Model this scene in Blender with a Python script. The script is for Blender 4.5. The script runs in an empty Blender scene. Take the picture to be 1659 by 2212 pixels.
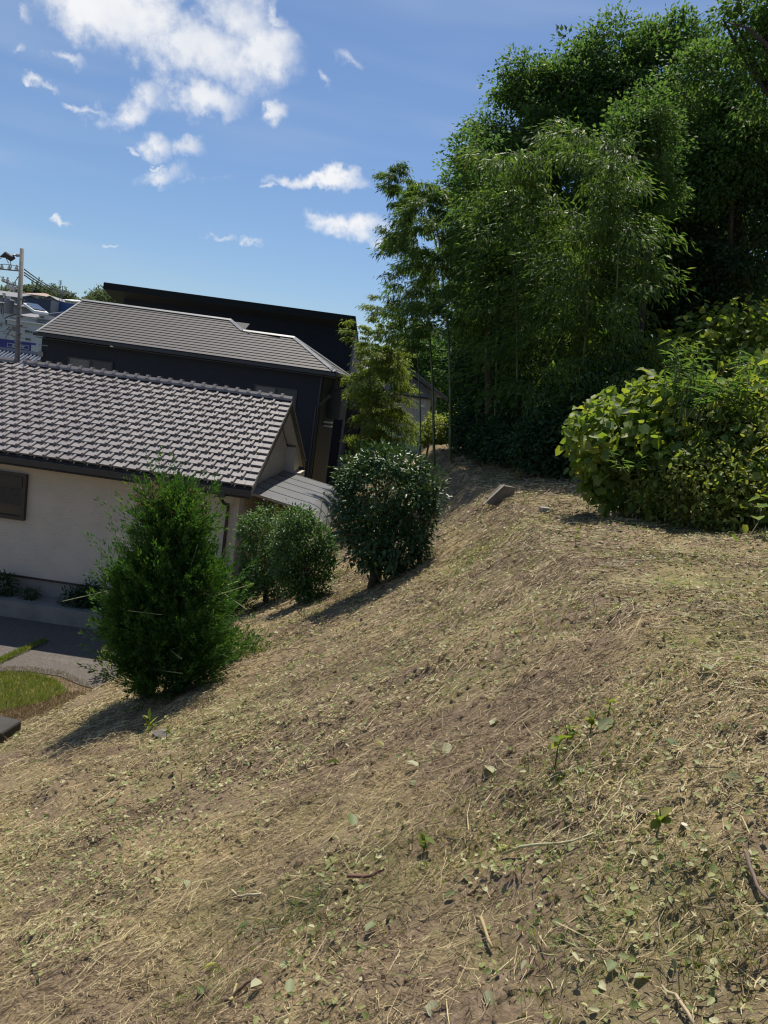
import bpy, math, random
import numpy as np
from mathutils import Vector, Matrix

# ------------------------------------------------------------------ camera, sky, sun, exposure
sc = bpy.context.scene
col = sc.collection
W0, H0, F0 = 1659.0, 2212.0, 1659.0            # frame units used for measuring
PITCH, ROLL, EYE_Z = math.radians(8.5), math.radians(7.8), 1.6
EYE = np.array([0.0, 0.0, EYE_Z])
_f = np.array([0, math.cos(PITCH), -math.sin(PITCH)])
_r = np.array([1.0, 0, 0]); _u = np.array([0, math.sin(PITCH), math.cos(PITCH)])
CR = math.cos(ROLL) * _r + math.sin(ROLL) * _u
CU = -math.sin(ROLL) * _r + math.cos(ROLL) * _u

cam_d = bpy.data.cameras.new('camera'); cam = bpy.data.objects.new('camera', cam_d); col.objects.link(cam)
cam_d.sensor_fit = 'HORIZONTAL'; cam_d.sensor_width = 36.0; cam_d.lens = 36.0 * F0 / W0
cam_d.clip_start = 0.05; cam_d.clip_end = 5000
cam.matrix_world = Matrix(((CR[0], CU[0], -_f[0], EYE[0]), (CR[1], CU[1], -_f[1], EYE[1]),
                           (CR[2], CU[2], -_f[2], EYE[2]), (0, 0, 0, 1)))
sc.camera = cam

SUN_EL, SUN_AZ = math.radians(65.5), math.radians(5)
SUN_VEC = Vector((math.sin(SUN_AZ) * math.cos(SUN_EL), math.cos(SUN_AZ) * math.cos(SUN_EL), math.sin(SUN_EL)))
sun_d = bpy.data.lights.new('sun', 'SUN'); sun = bpy.data.objects.new('sun', sun_d); col.objects.link(sun)
sun_d.energy = 5.0; sun_d.angle = math.radians(0.53); sun_d.color = (1.0, 0.92, 0.79)
sun.rotation_euler = SUN_VEC.to_track_quat('Z', 'Y').to_euler(); sun.location = (20, 40, 80)

sc.view_settings.view_transform = 'Standard'; sc.view_settings.look = 'None'
sc.view_settings.exposure = 0.22; sc.view_settings.gamma = 1.0
sc.view_settings.use_curve_mapping = False
sc.render.engine = 'CYCLES'
sc.cycles.max_bounces = 6; sc.cycles.diffuse_bounces = 3; sc.cycles.glossy_bounces = 2
sc.cycles.transmission_bounces = 4; sc.cycles.transparent_max_bounces = 4
sc.cycles.caustics_reflective = False; sc.cycles.caustics_refractive = False
sc.cycles.use_denoising = True
sc.cycles.sample_clamp_indirect = 6.0
sc.cycles.filter_width = 1.2

def ray(px, py):
    return _f + ((px - W0 / 2) / F0) * CR - ((py - H0 / 2) / F0) * CU
def P(px, py, D):                      # the point seen at (px, py), D metres ahead of the camera
    d = ray(px, py); return EYE + d * (D / d[1])
def PZ(px, py, z):
    d = ray(px, py); return EYE + d * ((z - EYE_Z) / d[2])

# ------------------------------------------------------------------ small node helpers
def N(nt, typ, loc=None, **kw):
    n = nt.nodes.new(typ)
    for k, v in kw.items(): setattr(n, k, v)
    return n
def L(nt, a, b): nt.links.new(a, b)
def math_node(nt, op, a, b=None, c=None, clamp=False):
    n = nt.nodes.new('ShaderNodeMath'); n.operation = op; n.use_clamp = clamp
    for i, v in enumerate((a, b, c)):
        if v is None: continue
        if isinstance(v, (int, float)): n.inputs[i].default_value = v
        else: nt.links.new(v, n.inputs[i])
    return n.outputs[0]
def ramp(nt, fac, stops, interp='LINEAR'):
    r = nt.nodes.new('ShaderNodeValToRGB'); r.color_ramp.interpolation = interp
    els = r.color_ramp.elements
    while len(els) < len(stops): els.new(0.5)
    for e, (p, c) in zip(els, stops):
        e.position = p; e.color = (*c, 1) if len(c) == 3 else c
    nt.links.new(fac, r.inputs[0]); return r.outputs[0]
def mix(nt, fac, a, b, mode='MIX'):
    m = nt.nodes.new('ShaderNodeMix'); m.data_type = 'RGBA'; m.blend_type = mode
    for sock, v in ((m.inputs[0], fac), (m.inputs[6], a), (m.inputs[7], b)):
        if isinstance(v, (int, float)): sock.default_value = v
        elif isinstance(v, tuple): sock.default_value = (*v, 1) if len(v) == 3 else v
        else: nt.links.new(v, sock)
    return m.outputs[2]

# ------------------------------------------------------------------ world: sky with clouds
world = bpy.data.worlds.new('World'); sc.world = world; world.use_nodes = True
wt = world.node_tree; wt.nodes.clear()
sky = N(wt, 'ShaderNodeTexSky'); sky.sky_type = 'NISHITA'; sky.sun_disc = False
sky.sun_elevation = SUN_EL; sky.sun_rotation = SUN_AZ
sky.air_density = 1.0; sky.dust_density = 0.6; sky.ozone_density = 2.2; sky.altitude = 60
tc = N(wt, 'ShaderNodeTexCoord'); gdir = tc.outputs['Generated']
nz = N(wt, 'ShaderNodeTexNoise'); nz.inputs['Scale'].default_value = 9.0; nz.inputs['Detail'].default_value = 4
nz.inputs['Roughness'].default_value = 0.62; L(wt, gdir, nz.inputs['Vector'])
nz2 = N(wt, 'ShaderNodeTexNoise'); nz2.inputs['Scale'].default_value = 24.0; nz2.inputs['Detail'].default_value = 6
nz2.inputs['Roughness'].default_value = 0.6; L(wt, gdir, nz2.inputs['Vector'])
warp = N(wt, 'ShaderNodeVectorMath', operation='SUBTRACT'); L(wt, nz2.outputs['Color'], warp.inputs[0]); warp.inputs[1].default_value = (.5, .5, .5)
wsc = N(wt, 'ShaderNodeVectorMath', operation='SCALE'); L(wt, warp.outputs[0], wsc.inputs[0]); wsc.inputs['Scale'].default_value = 0.055
wdir = N(wt, 'ShaderNodeVectorMath', operation='ADD'); L(wt, gdir, wdir.inputs[0]); L(wt, wsc.outputs[0], wdir.inputs[1])
# clouds: centre (x, y), half-width, half-height, tilt in degrees (right end down positive), weight
CLOUDS = [(250, 20, 190, 75, 16, 1.0), (420, 80, 190, 85, 20, 1.0), (560, 110, 95, 60, 18, 1.0), (480, 30, 110, 60, 20, 1.0),
          (275, 232, 75, 30, -14, .8), (320, 205, 45, 28, 0, .75), (445, 212, 85, 42, 8, 1.0), (588, 236, 30, 22, -10, .85),
          (340, 315, 40, 32, 20, .8), (412, 322, 36, 26, 10, .8), (690, 388, 92, 19, 2, .9), (735, 381, 45, 16, 5, .8),
          (770, 485, 82, 27, 5, .9), (475, 519, 34, 12, 4, .75), (136, 484, 24, 9, 3, .75), (238, 528, 20, 7, 3, .7),
          (145, 128, 40, 15, 12, .7), (85, 168, 26, 14, 30, .65), (122, 190, 24, 12, 30, .6), (35, 100, 26, 13, 5, .55),
          (700, 172, 20, 14, 40, .55), (845, 524, 26, 16, 5, .7), (590, 405, 15, 7, 0, .5), (195, 235, 40, 14, 20, .5), (345, 366, 14, 5, 0, .5), (290, 318, 22, 9, 10, .5), (600, 40, 40, 22, 40, .5), (60, 45, 26, 22, 60, .45), (545, 525, 22, 9, 10, .45), (360, 380, 60, 16, -14, .38), (760, 130, 60, 14, 20, .34), (440, 385, 70, 14, -8, .36)]
rng0 = random.Random(4)
fields = None
def add_cloud(cd, a, b, ra, rb, wgt):
    global fields
    mp_ = N(wt, 'ShaderNodeMapping'); mp_.vector_type = 'TEXTURE'; L(wt, wdir.outputs[0], mp_.inputs[0])
    R3 = Matrix(((a[0], b[0], cd[0]), (a[1], b[1], cd[1]), (a[2], b[2], cd[2])))
    if R3.determinant() < 0: R3 = Matrix(((a[0], -b[0], cd[0]), (a[1], -b[1], cd[1]), (a[2], -b[2], cd[2])))
    mp_.inputs['Location'].default_value = tuple(cd); mp_.inputs['Rotation'].default_value = R3.to_euler('XYZ'); mp_.inputs['Scale'].default_value = (ra, rb, .5)
    g = N(wt, 'ShaderNodeTexGradient'); g.gradient_type = 'SPHERICAL'; L(wt, mp_.outputs[0], g.inputs[0])
    f = g.outputs['Fac']
    if wgt < .99: f = math_node(wt, 'MULTIPLY', f, wgt)
    fields = f if fields is None else math_node(wt, 'MAXIMUM', fields, f)
for (cx, cy, hw, hh, tilt, wg) in CLOUDS:
    cd = ray(cx, cy); cd /= np.linalg.norm(cd)
    t = math.radians(tilt)
    a = ray(cx + math.cos(t), cy + math.sin(t)); a /= np.linalg.norm(a); a = a - cd; sa = np.linalg.norm(a); a /= sa
    b = np.cross(cd, a); b /= np.linalg.norm(b)
    add_cloud(cd, a, b, 1.55 * hw * sa, (1.5 if hh > 22 else 1.25) * hh * sa, wg)
for k in range(8):                        # the same kind of clouds over the rest of the sky
    az = math.radians(45 + k * 38 + rng0.uniform(-8, 8)); el = math.radians(rng0.uniform(16, 50))
    cd = np.array([math.sin(az) * math.cos(el), math.cos(az) * math.cos(el), math.sin(el)])
    a = np.cross(cd, (0, 0, 1)); a /= np.linalg.norm(a); b = np.cross(cd, a)
    add_cloud(cd, a, b, rng0.uniform(.12, .3), rng0.uniform(.05, .11), 1.0)
nn = math_node(wt, 'SUBTRACT', nz.outputs['Fac'], 0.5)
nn2 = math_node(wt, 'SUBTRACT', nz2.outputs['Fac'], 0.5)
nsum = math_node(wt, 'ADD', math_node(wt, 'MULTIPLY', nn, 1.1), math_node(wt, 'MULTIPLY', nn2, 1.5))
gate = math_node(wt, 'MULTIPLY', fields, 5.0, clamp=True)
dens = math_node(wt, 'MULTIPLY_ADD', nsum, gate, fields)
mr = N(wt, 'ShaderNodeMapRange'); mr.interpolation_type = 'SMOOTHSTEP'; L(wt, dens, mr.inputs[0])
mr.inputs[1].default_value = 0.06; mr.inputs[2].default_value = 0.86
cl_fac = math_node(wt, 'MULTIPLY', mr.outputs[0], 0.95)
# thin streaks low in the sky
mp = N(wt, 'ShaderNodeMapping'); L(wt, gdir, mp.inputs[0]); mp.inputs['Scale'].default_value = (1.6, 1.6, 13.0); mp.inputs['Rotation'].default_value = (0, math.radians(6), 0)
st = N(wt, 'ShaderNodeTexNoise'); st.inputs['Scale'].default_value = 1.6; st.inputs['Detail'].default_value = 2; L(wt, mp.outputs[0], st.inputs['Vector'])
mr2 = N(wt, 'ShaderNodeMapRange'); mr2.interpolation_type = 'SMOOTHSTEP'; L(wt, st.outputs['Fac'], mr2.inputs[0])
mr2.inputs[1].default_value = 0.42; mr2.inputs[2].default_value = 0.80; mr2.inputs[4].default_value = 0.26
CLOUD_V = 9.6
shade = ramp(wt, nz.outputs['Fac'], [(0.35, (CLOUD_V * .80, CLOUD_V * .84, CLOUD_V * .91)), (0.6, (CLOUD_V, CLOUD_V, CLOUD_V * 1.01))])
skyc = mix(wt, 1.0, sky.outputs[0], (0.78, 0.90, 1.05), 'MULTIPLY')
c1 = mix(wt, mr2.outputs[0], skyc, (CLOUD_V * .62, CLOUD_V * .72, CLOUD_V * .85))
c2 = mix(wt, cl_fac, c1, shade)
bg = N(wt, 'ShaderNodeBackground'); bg.inputs['Strength'].default_value = 0.085; L(wt, c2, bg.inputs['Color'])
world.cycles.sampling_method = 'MANUAL'; world.cycles.sample_map_resolution = 256
wo = N(wt, 'ShaderNodeOutputWorld'); L(wt, bg.outputs[0], wo.inputs['Surface'])

# ------------------------------------------------------------------ noise, terrain
def _lattice(seed, n=256):
    return np.random.default_rng(seed).random((n, n))
def vnoise(x, y, seed):
    g = _lattice(seed); n = g.shape[0]
    xi = np.floor(x).astype(int); yi = np.floor(y).astype(int); fx = x - xi; fy = y - yi
    fx = fx * fx * (3 - 2 * fx); fy = fy * fy * (3 - 2 * fy)
    a = g[xi % n, yi % n]; b = g[(xi + 1) % n, yi % n]; c = g[xi % n, (yi + 1) % n]; d = g[(xi + 1) % n, (yi + 1) % n]
    return (a * (1 - fx) + b * fx) * (1 - fy) + (c * (1 - fx) + d * fx) * fy - 0.5
PAD_Z = -4.54
def smooth(t): t = np.clip(t, 0, 1); return t * t * (3 - 2 * t)
def ground_z(X, Y, detail=False):
    X = np.asarray(X, float); Y = np.asarray(Y, float)
    xf = np.interp(Y, [-30, 0, 14, 25, 40, 60], [-17.8, -8.8, -4.6, -3.0, -1.6, 2])
    xc = np.interp(Y, [-30, 0, 13, 18, 24, 30, 45, 60], [1.5, 1.5, 2.0, 1.9, 1.5, 1.3, 3.5, 8])
    t = (X - xf) / (xc - xf)
    t = np.clip(t, 0, 1); t = t + 0.045 * np.sin(2 * np.pi * t)
    T = np.interp(Y, [0, 9, 16], [.66, .26, 0.0]) + 0.15 * np.clip(X - xc, 0, 6) + 0.34 * np.clip(X - xc - 6, 0, 60)
    base = PAD_Z + 0.0 * X
    base = np.where((Y > 24) & (X > -3.5), PAD_Z + 1.6 * smooth((Y - 24) / 12) * smooth((X + 3.5) / 4), base)
    z = base + t * (T - base)
    z = z + 16.0 * smooth((Y - 60) / 130.0)
    if detail:
        near = smooth((X - xf) / 1.0)
        z = z + near * (0.07 * vnoise(X * .6 + 3, Y * .6, 1) + 0.10 * vnoise(X * 1.7, Y * 1.7, 2) + 0.075 * vnoise(X * 4.3, Y * 4.3, 3)
                        + 0.045 * vnoise(X * 9, Y * 9, 4) + 0.03 * vnoise(X * 19, Y * 19, 5)) * smooth((45 - Y) / 10)
    return z
def G(px, py):                          # the ground point seen at (px, py)
    d = ray(px, py); lo = None
    for t in np.linspace(0.5, 120, 4000):
        p = EYE + d * t
        if p[2] < float(ground_z(p[0], p[1])):
            return np.array([p[0], p[1], float(ground_z(p[0], p[1]))])
    return EYE + d * 60
def gz(x, y): return float(ground_z(x, y, True))

# ------------------------------------------------------------------ mesh helpers
def tag(o, label=None, cat=None, group=None, kind=None):
    if label: o['label'] = label
    if cat: o['category'] = cat
    if group: o['group'] = group
    if kind: o['kind'] = kind
    return o
def link(name, me, parent=None):
    o = bpy.data.objects.new(name, me); col.objects.link(o)
    if parent is not None: o.parent = parent
    return o
def empty(name, loc=(0, 0, 0), rz=0.0, parent=None):
    o = bpy.data.objects.new(name, None); col.objects.link(o); o.location = loc; o.rotation_euler = (0, 0, rz)
    o.empty_display_size = 0.2
    if parent is not None: o.parent = parent
    return o
def np_mesh(name, V, Q, mat=None, rnd=None, smooth_=False):
    """V (n,3); Q (m,k) all faces with k corners"""
    V = np.asarray(V, np.float32); Q = np.asarray(Q, np.int32)
    me = bpy.data.meshes.new(name); n, (m, k) = len(V), Q.shape
    me.vertices.add(n); me.vertices.foreach_set('co', V.ravel())
    me.loops.add(m * k); me.loops.foreach_set('vertex_index', Q.ravel())
    me.polygons.add(m); me.polygons.foreach_set('loop_start', np.arange(0, m * k, k, dtype=np.int32))
    try: me.polygons.foreach_set('loop_total', np.full(m, k, np.int32))
    except Exception: pass
    if smooth_: me.polygons.foreach_set('use_smooth', np.ones(m, bool))
    if rnd is not None:
        at = me.attributes.new('rnd', 'FLOAT', 'FACE'); at.data.foreach_set('value', np.asarray(rnd, np.float32))
    me.update(calc_edges=True)
    if mat: me.materials.append(mat)
    return me

class MB:
    def __init__(s): s.v = []; s.f = []
    def box(s, c, size, rz=0.0, M=None):
        cx, cy, cz = c; hx, hy, hz = size[0] / 2, size[1] / 2, size[2] / 2
        R = Matrix.Rotation(rz, 3, 'Z') if M is None else M
        b = len(s.v)
        for dz in (-hz, hz):
            for dx, dy in ((-hx, -hy), (hx, -hy), (hx, hy), (-hx, hy)):
                p = R @ Vector((dx, dy, dz)); s.v.append((cx + p.x, cy + p.y, cz + p.z))
        s.f += [[b + i for i in q] for q in ((3, 2, 1, 0), (4, 5, 6, 7), (0, 1, 5, 4), (1, 2, 6, 5), (2, 3, 7, 6), (3, 0, 4, 7))]
        return s
    def bx(s, x0, x1, y0, y1, z0, z1):
        return s.box(((x0 + x1) / 2, (y0 + y1) / 2, (z0 + z1) / 2), (abs(x1 - x0), abs(y1 - y0), abs(z1 - z0)))
    def poly(s, pts): b = len(s.v); s.v += [tuple(p) for p in pts]; s.f.append(list(range(b, b + len(pts)))); return s
    def slab(s, pts, off):                      # a polygon extruded by the vector off
        b = len(s.v); n = len(pts); off = Vector(off)
        s.v += [tuple(Vector(p)) for p in pts] + [tuple(Vector(p) + off) for p in pts]
        s.f.append(list(range(b + n - 1, b - 1, -1))); s.f.append(list(range(b + n, b + 2 * n)))
        for i in range(n):
            j = (i + 1) % n; s.f.append([b + i, b + j, b + n + j, b + n + i])
        return s
    def tube(s, path, radii, n=8, cap=True):
        path = [Vector(p) for p in path]; b = len(s.v)
        if isinstance(radii, (int, float)): radii = [radii] * len(path)
        prev = None
        for i, p in enumerate(path):
            t = (path[min(i + 1, len(path) - 1)] - path[max(i - 1, 0)])
            t = t.normalized() if t.length > 1e-9 else Vector((0, 0, 1))
            if prev is None:
                a = Vector((1, 0, 0)) if abs(t.x) < .8 else Vector((0, 1, 0)); a = (a - t * a.dot(t)).normalized()
            else:
                a = (prev - t * prev.dot(t)); a = a.normalized() if a.length > 1e-6 else prev
            prev = a; c = t.cross(a)
            for k in range(n):
                q = 2 * math.pi * k / n; s.v.append(tuple(p + (a * math.cos(q) + c * math.sin(q)) * radii[i]))
        for i in range(len(path) - 1):
            for k in range(n):
                k2 = (k + 1) % n; s.f.append([b + i * n + k, b + i * n + k2, b + (i + 1) * n + k2, b + (i + 1) * n + k])
        if cap:
            s.f.append([b + k for k in range(n - 1, -1, -1)]); e = b + (len(path) - 1) * n; s.f.append([e + k for k in range(n)])
        return s
    def build(s, name, mat, parent=None, smooth_=False, bevel=0.0):
        me = bpy.data.meshes.new(name); me.from_pydata([tuple(v) for v in s.v], [], s.f); me.update()
        if smooth_: me.polygons.foreach_set('use_smooth', [True] * len(me.polygons))
        if mat: me.materials.append(mat)
        o = link(name, me, parent)
        if bevel:
            m = o.modifiers.new('bevel', 'BEVEL'); m.width = bevel; m.segments = 2; m.limit_method = 'ANGLE'
        return o

def unit(a): return a / np.maximum(np.linalg.norm(a, axis=-1, keepdims=True), 1e-9)
def leaf_faces(p, ax, nr, ln, wd, shape='rhomb', droop=0.0, fold=0.12):
    """leaves rooted at p along ax with face normal nr -> verts, quads"""
    n = len(p); ax = unit(ax); nr = nr - ax * np.sum(ax * nr, 1, keepdims=True); nr = unit(nr); sd = np.cross(ax, nr)
    ln = np.broadcast_to(ln, (n,))[:, None]; wd = np.broadcast_to(wd, (n,))[:, None]
    if shape == 'rhomb':
        v = np.stack([p, p + ax * ln * .42 + sd * wd * .5 + nr * wd * fold, p + ax * ln - nr * ln * droop, p + ax * ln * .42 - sd * wd * .5 + nr * wd * fold], 1)
        return v.reshape(-1, 3), np.arange(4 * n).reshape(n, 4)
    # 'leaf': midrib fold, six outline points, two quads
    tip = p + ax * ln - nr * ln * droop
    l1 = p + ax * ln * .22 + sd * wd * .46 + nr * wd * fold; l2 = p + ax * ln * .66 + sd * wd * .40 + nr * (wd * fold - ln * droop * .4)
    r1 = p + ax * ln * .22 - sd * wd * .46 + nr * wd * fold; r2 = p + ax * ln * .66 - sd * wd * .40 + nr * (wd * fold - ln * droop * .4)
    v = np.stack([p, l1, l2, tip, r2, r1], 1).reshape(-1, 3)
    b = np.arange(n)[:, None] * 6
    q = np.concatenate([b + np.array([[0, 3, 2, 1]]), b + np.array([[0, 5, 4, 3]])], 1).reshape(-1, 4)
    return v, q
def leaf_mesh(name, p, ax, nr, ln, wd, mat, rng, shape='rhomb', droop=0.0, fold=0.12, rnd=None):
    v, q = leaf_faces(p, ax, nr, ln, wd, shape, droop, fold)
    r = rng.random(len(p)) if rnd is None else rnd
    if shape != 'rhomb': r = np.repeat(r, 2)
    return np_mesh(name, v, q, mat, r)
def rdir(rng, n): return unit(rng.normal(size=(n, 3)))

# ------------------------------------------------------------------ materials
MATS = {}
def new_mat(name):
    m = bpy.data.materials.new(name); m.use_nodes = True; nt = m.node_tree; nt.nodes.clear()
    out = N(nt, 'ShaderNodeOutputMaterial'); b = N(nt, 'ShaderNodeBsdfPrincipled'); L(nt, b.outputs[0], out.inputs['Surface'])
    MATS[name] = m; return m, nt, b, out
def plain(name, c, rough=.6, var=.12, scale=8.0, bump=0.0, bscale=60.0, metal=0.0, spec=.5, stain=None):
    m, nt, b, out = new_mat(name)
    t = N(nt, 'ShaderNodeTexCoord')
    nz = N(nt, 'ShaderNodeTexNoise'); nz.inputs['Scale'].default_value = scale; nz.inputs['Detail'].default_value = 6; L(nt, t.outputs['Object'], nz.inputs['Vector'])
    lo = tuple(x * (1 - var) for x in c); hi = tuple(min(1, x * (1 + var)) for x in c)
    cc = ramp(nt, nz.outputs['Fac'], [(.3, lo), (.7, hi)])
    if stain:
        n3 = N(nt, 'ShaderNodeTexNoise'); n3.inputs['Scale'].default_value = stain[1]; n3.inputs['Detail'].default_value = 8; n3.inputs['Roughness'].default_value = .7
        L(nt, t.outputs['Object'], n3.inputs['Vector'])
        f = ramp(nt, n3.outputs['Fac'], [(stain[2], (0, 0, 0)), (stain[2] + .18, (1, 1, 1))])
        cc = mix(nt, math_node(nt, 'MULTIPLY', f, stain[3]), cc, stain[0])
    L(nt, cc, b.inputs['Base Color'])
    b.inputs['Roughness'].default_value = rough; b.inputs['Metallic'].default_value = metal; b.inputs['Specular IOR Level'].default_value = spec
    if bump:
        n2 = N(nt, 'ShaderNodeTexNoise'); n2.inputs['Scale'].default_value = bscale; n2.inputs['Detail'].default_value = 5; L(nt, t.outputs['Object'], n2.inputs['Vector'])
        bp = N(nt, 'ShaderNodeBump'); bp.inputs['Strength'].default_value = bump; bp.inputs['Distance'].default_value = .02
        L(nt, n2.outputs['Fac'], bp.inputs['Height']); L(nt, bp.outputs[0], b.inputs['Normal'])
    return m
def leafmat(name, stops, rough=.45, trans=.35, tint=(1.25, 1.15, .45), spec=.4, attr=True):
    m, nt, b, out = new_mat(name)
    if attr:
        a = N(nt, 'ShaderNodeAttribute'); a.attribute_name = 'rnd'; fac = a.outputs['Fac']
    else:
        a = N(nt, 'ShaderNodeObjectInfo'); fac = a.outputs['Random']
    c = ramp(nt, fac, stops); L(nt, c, b.inputs['Base Color'])
    b.inputs['Roughness'].default_value = rough; b.inputs['Specular IOR Level'].default_value = spec
    tr = N(nt, 'ShaderNodeBsdfTranslucent'); L(nt, mix(nt, 1.0, c, tint, 'MULTIPLY'), tr.inputs['Color'])
    mx = N(nt, 'ShaderNodeMixShader'); mx.inputs[0].default_value = trans
    L(nt, b.outputs[0], mx.inputs[1]); L(nt, tr.outputs[0], mx.inputs[2]); L(nt, mx.outputs[0], out.inputs['Surface'])
    return m

M_bark = plain('bark', (.055, .042, .03), .9, .4, 14, .6, 40)
M_twig = plain('twig', (.12, .09, .055), .85, .3, 20)
M_culm = plain('bamboo_culm', (.10, .125, .045), .4, .35, 2.5)
M_tile = None
M_dark = plain('dark_trim', (.018, .02, .026), .35, .15, 6)
M_soffit = plain('soffit', (.42, .385, .34), .7, .05, 3)
M_conc = plain('concrete', (.30, .28, .25), .85, .18, 5, .35, 70, stain=((.16, .14, .12), 3.0, .5, .7))
M_navy = plain('navy_siding', (.011, .017, .027), .6, .1, 3, spec=.3)
M_black = plain('black_siding', (.010, .015, .025), .65, .1, 3, spec=.3)
M_glass = plain('window_glass', (.03, .035, .04), .08, .2, 1.5)
M_pole = plain('pole_concrete', (.17, .165, .16), .8, .2, 6, .2, 60)
M_metal = plain('galvanised_metal', (.20, .20, .205), .45, .15, 9, metal=.4)
M_wire = plain('cable', (.03, .03, .032), .6)
M_porc = plain('porcelain', (.62, .62, .60), .2, .06)
M_white = plain('white_paint', (.72, .72, .70), .5, .06, 4)

# ------------------------------------------------------------------ ground sheet
def graded(lo, a, b, hi, step, growth=1.18):
    xs = list(np.arange(a, b + 1e-6, step)); s = step; x = b
    while x < hi: s *= growth; x += min(s, 60); xs.append(x)
    s = step; x = a; left = []
    while x > lo: s *= growth; x -= min(s, 60); left.append(x)
    return np.array(left[::-1] + xs)
gx = graded(-900, -8.5, 7.5, 900, .066); gy = graded(-60, .7, 14.5, 1500, .064, 1.09)
GX, GY = np.meshgrid(gx, gy); GZ = ground_z(GX, GY, True)
gv = np.stack([GX, GY, GZ], -1).reshape(-1, 3); nx, ny = len(gx), len(gy)
ii = (np.arange(ny - 1)[:, None] * nx + np.arange(nx - 1)[None, :]).ravel()
gq = np.stack([ii, ii + 1, ii + nx + 1, ii + nx], 1)
m, nt, b, out = new_mat('mown_slope')
t = N(nt, 'ShaderNodeNewGeometry')
def gnoise(scale, detail=6, rough=.6):
    n = N(nt, 'ShaderNodeTexNoise'); n.inputs['Scale'].default_value = scale; n.inputs['Detail'].default_value = detail; n.inputs['Roughness'].default_value = rough
    L(nt, t.outputs['Position'], n.inputs['Vector']); return n.outputs['Fac']
soil = ramp(nt, gnoise(26, 5, .7), [(.3, (.090, .063, .042)), (.5, (.175, .128, .086)), (.72, (.28, .215, .148))])
straw = ramp(nt, gnoise(55, 5, .75), [(.32, (.12, .088, .048)), (.5, (.265, .205, .112)), (.68, (.45, .355, .20))])
f1 = ramp(nt, gnoise(.9, 6, .65), [(.46, (0, 0, 0)), (.60, (1, 1, 1))])
c1 = mix(nt, f1, soil, straw)
grn = ramp(nt, gnoise(40, 6, .7), [(.35, (.10, .11, .038)), (.65, (.24, .235, .085))])
f2 = ramp(nt, gnoise(.55, 7, .7), [(.50, (0, 0, 0)), (.66, (1, 1, 1))])
c2 = mix(nt, math_node(nt, 'MULTIPLY', f2, .72), c1, grn)
sp_ = N(nt, 'ShaderNodeSeparateXYZ'); L(nt, t.outputs['Position'], sp_.inputs[0])
far_ = N(nt, 'ShaderNodeMapRange'); L(nt, sp_.outputs['Y'], far_.inputs[0]); far_.inputs[1].default_value = 34; far_.inputs[2].default_value = 46
c2 = mix(nt, far_.outputs[0], c2, ramp(nt, gnoise(.35, 5, .7), [(.35, (.06, .075, .045)), (.65, (.11, .12, .075))]))    # scrub and woods beyond the houses
L(nt, c2, b.inputs['Base Color']); b.inputs['Roughness'].default_value = .95; b.inputs['Specular IOR Level'].default_value = .15
bp = N(nt, 'ShaderNodeBump'); bp.inputs['Strength'].default_value = .8; bp.inputs['Distance'].default_value = .015
L(nt, gnoise(48, 4, .7), bp.inputs['Height']); L(nt, bp.outputs[0], b.inputs['Normal'])
M_ground = m
ground = link('ground', np_mesh('ground', gv, gq, M_ground, smooth_=True)); tag(ground, 'brown mown hillside slope of dry soil and straw', kind='structure')

# ================================================================== white single-storey house
wh_corner = EYE + ray(545.8, 1056.5) * 17.0                    # front right corner of the eave
WH_Z = -4.13
WH_RZ = -math.radians(2.0)
wh = empty('white_house', (wh_corner[0], wh_corner[1], WH_Z), WH_RZ)
tag(wh, 'white single-storey house with brown-grey tiled gable roof', 'house')
M_WH = Matrix.Translation((wh_corner[0], wh_corner[1], WH_Z)) @ Matrix.Rotation(WH_RZ, 4, 'Z')
def to_local(Mw, p): return Mw.inverted() @ Vector(p)
def face_px(Mw, px, py, ylocal):               # a point of the plane y = ylocal of a house, seen at (px, py)
    o = Mw.inverted() @ Vector(EYE); d = (Mw.inverted().to_3x3() @ Vector(ray(px, py)))
    return o + d * ((ylocal - o.y) / d.y)
def side_px(Mw, px, py, xlocal):
    o = Mw.inverted() @ Vector(EYE); d = (Mw.inverted().to_3x3() @ Vector(ray(px, py)))
    return o + d * ((xlocal - o.x) / d.x)
EZ = wh_corner[2] - WH_Z                       # height of the eave
SL = 0.5; TW, TE = .305, .28; ROWS = 15
sl_a = math.atan(SL); ca, sa = math.cos(sl_a), math.sin(sl_a)
RUN = (ROWS + .25) * TE * ca; RISE = RUN * SL; LEN = 11.0
OVY, OVX = .62, .40
m, nt, b, out = new_mat('roof_tile')
oi = N(nt, 'ShaderNodeObjectInfo'); tcn = N(nt, 'ShaderNodeTexCoord')
nz_ = N(nt, 'ShaderNodeTexNoise'); nz_.inputs['Scale'].default_value = 9; nz_.inputs['Detail'].default_value = 6; L(nt, tcn.outputs['Object'], nz_.inputs['Vector'])
mp_ = N(nt, 'ShaderNodeMapping'); mp_.inputs['Scale'].default_value = (40, 3, 3); L(nt, tcn.outputs['Object'], mp_.inputs[0])
nz3 = N(nt, 'ShaderNodeTexNoise'); nz3.inputs['Scale'].default_value = 1.0; nz3.inputs['Detail'].default_value = 4; L(nt, mp_.outputs[0], nz3.inputs['Vector'])
cA = ramp(nt, oi.outputs['Random'], [(0, (.195, .182, .186)), (.35, (.228, .214, .216)), (.7, (.248, .232, .232)), (1, (.28, .26, .255))])
cB = mix(nt, math_node(nt, 'MULTIPLY', nz3.outputs['Fac'], .55), cA, (.11, .095, .10))
cB = mix(nt, ramp(nt, nz_.outputs['Fac'], [(.5, (0, 0, 0)), (.75, (.5, .5, .5))]), cB, (.26, .235, .21))
L(nt, cB, b.inputs['Base Color']); b.inputs['Roughness'].default_value = .42; b.inputs['Specular IOR Level'].default_value = .55
M_tile = m
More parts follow.
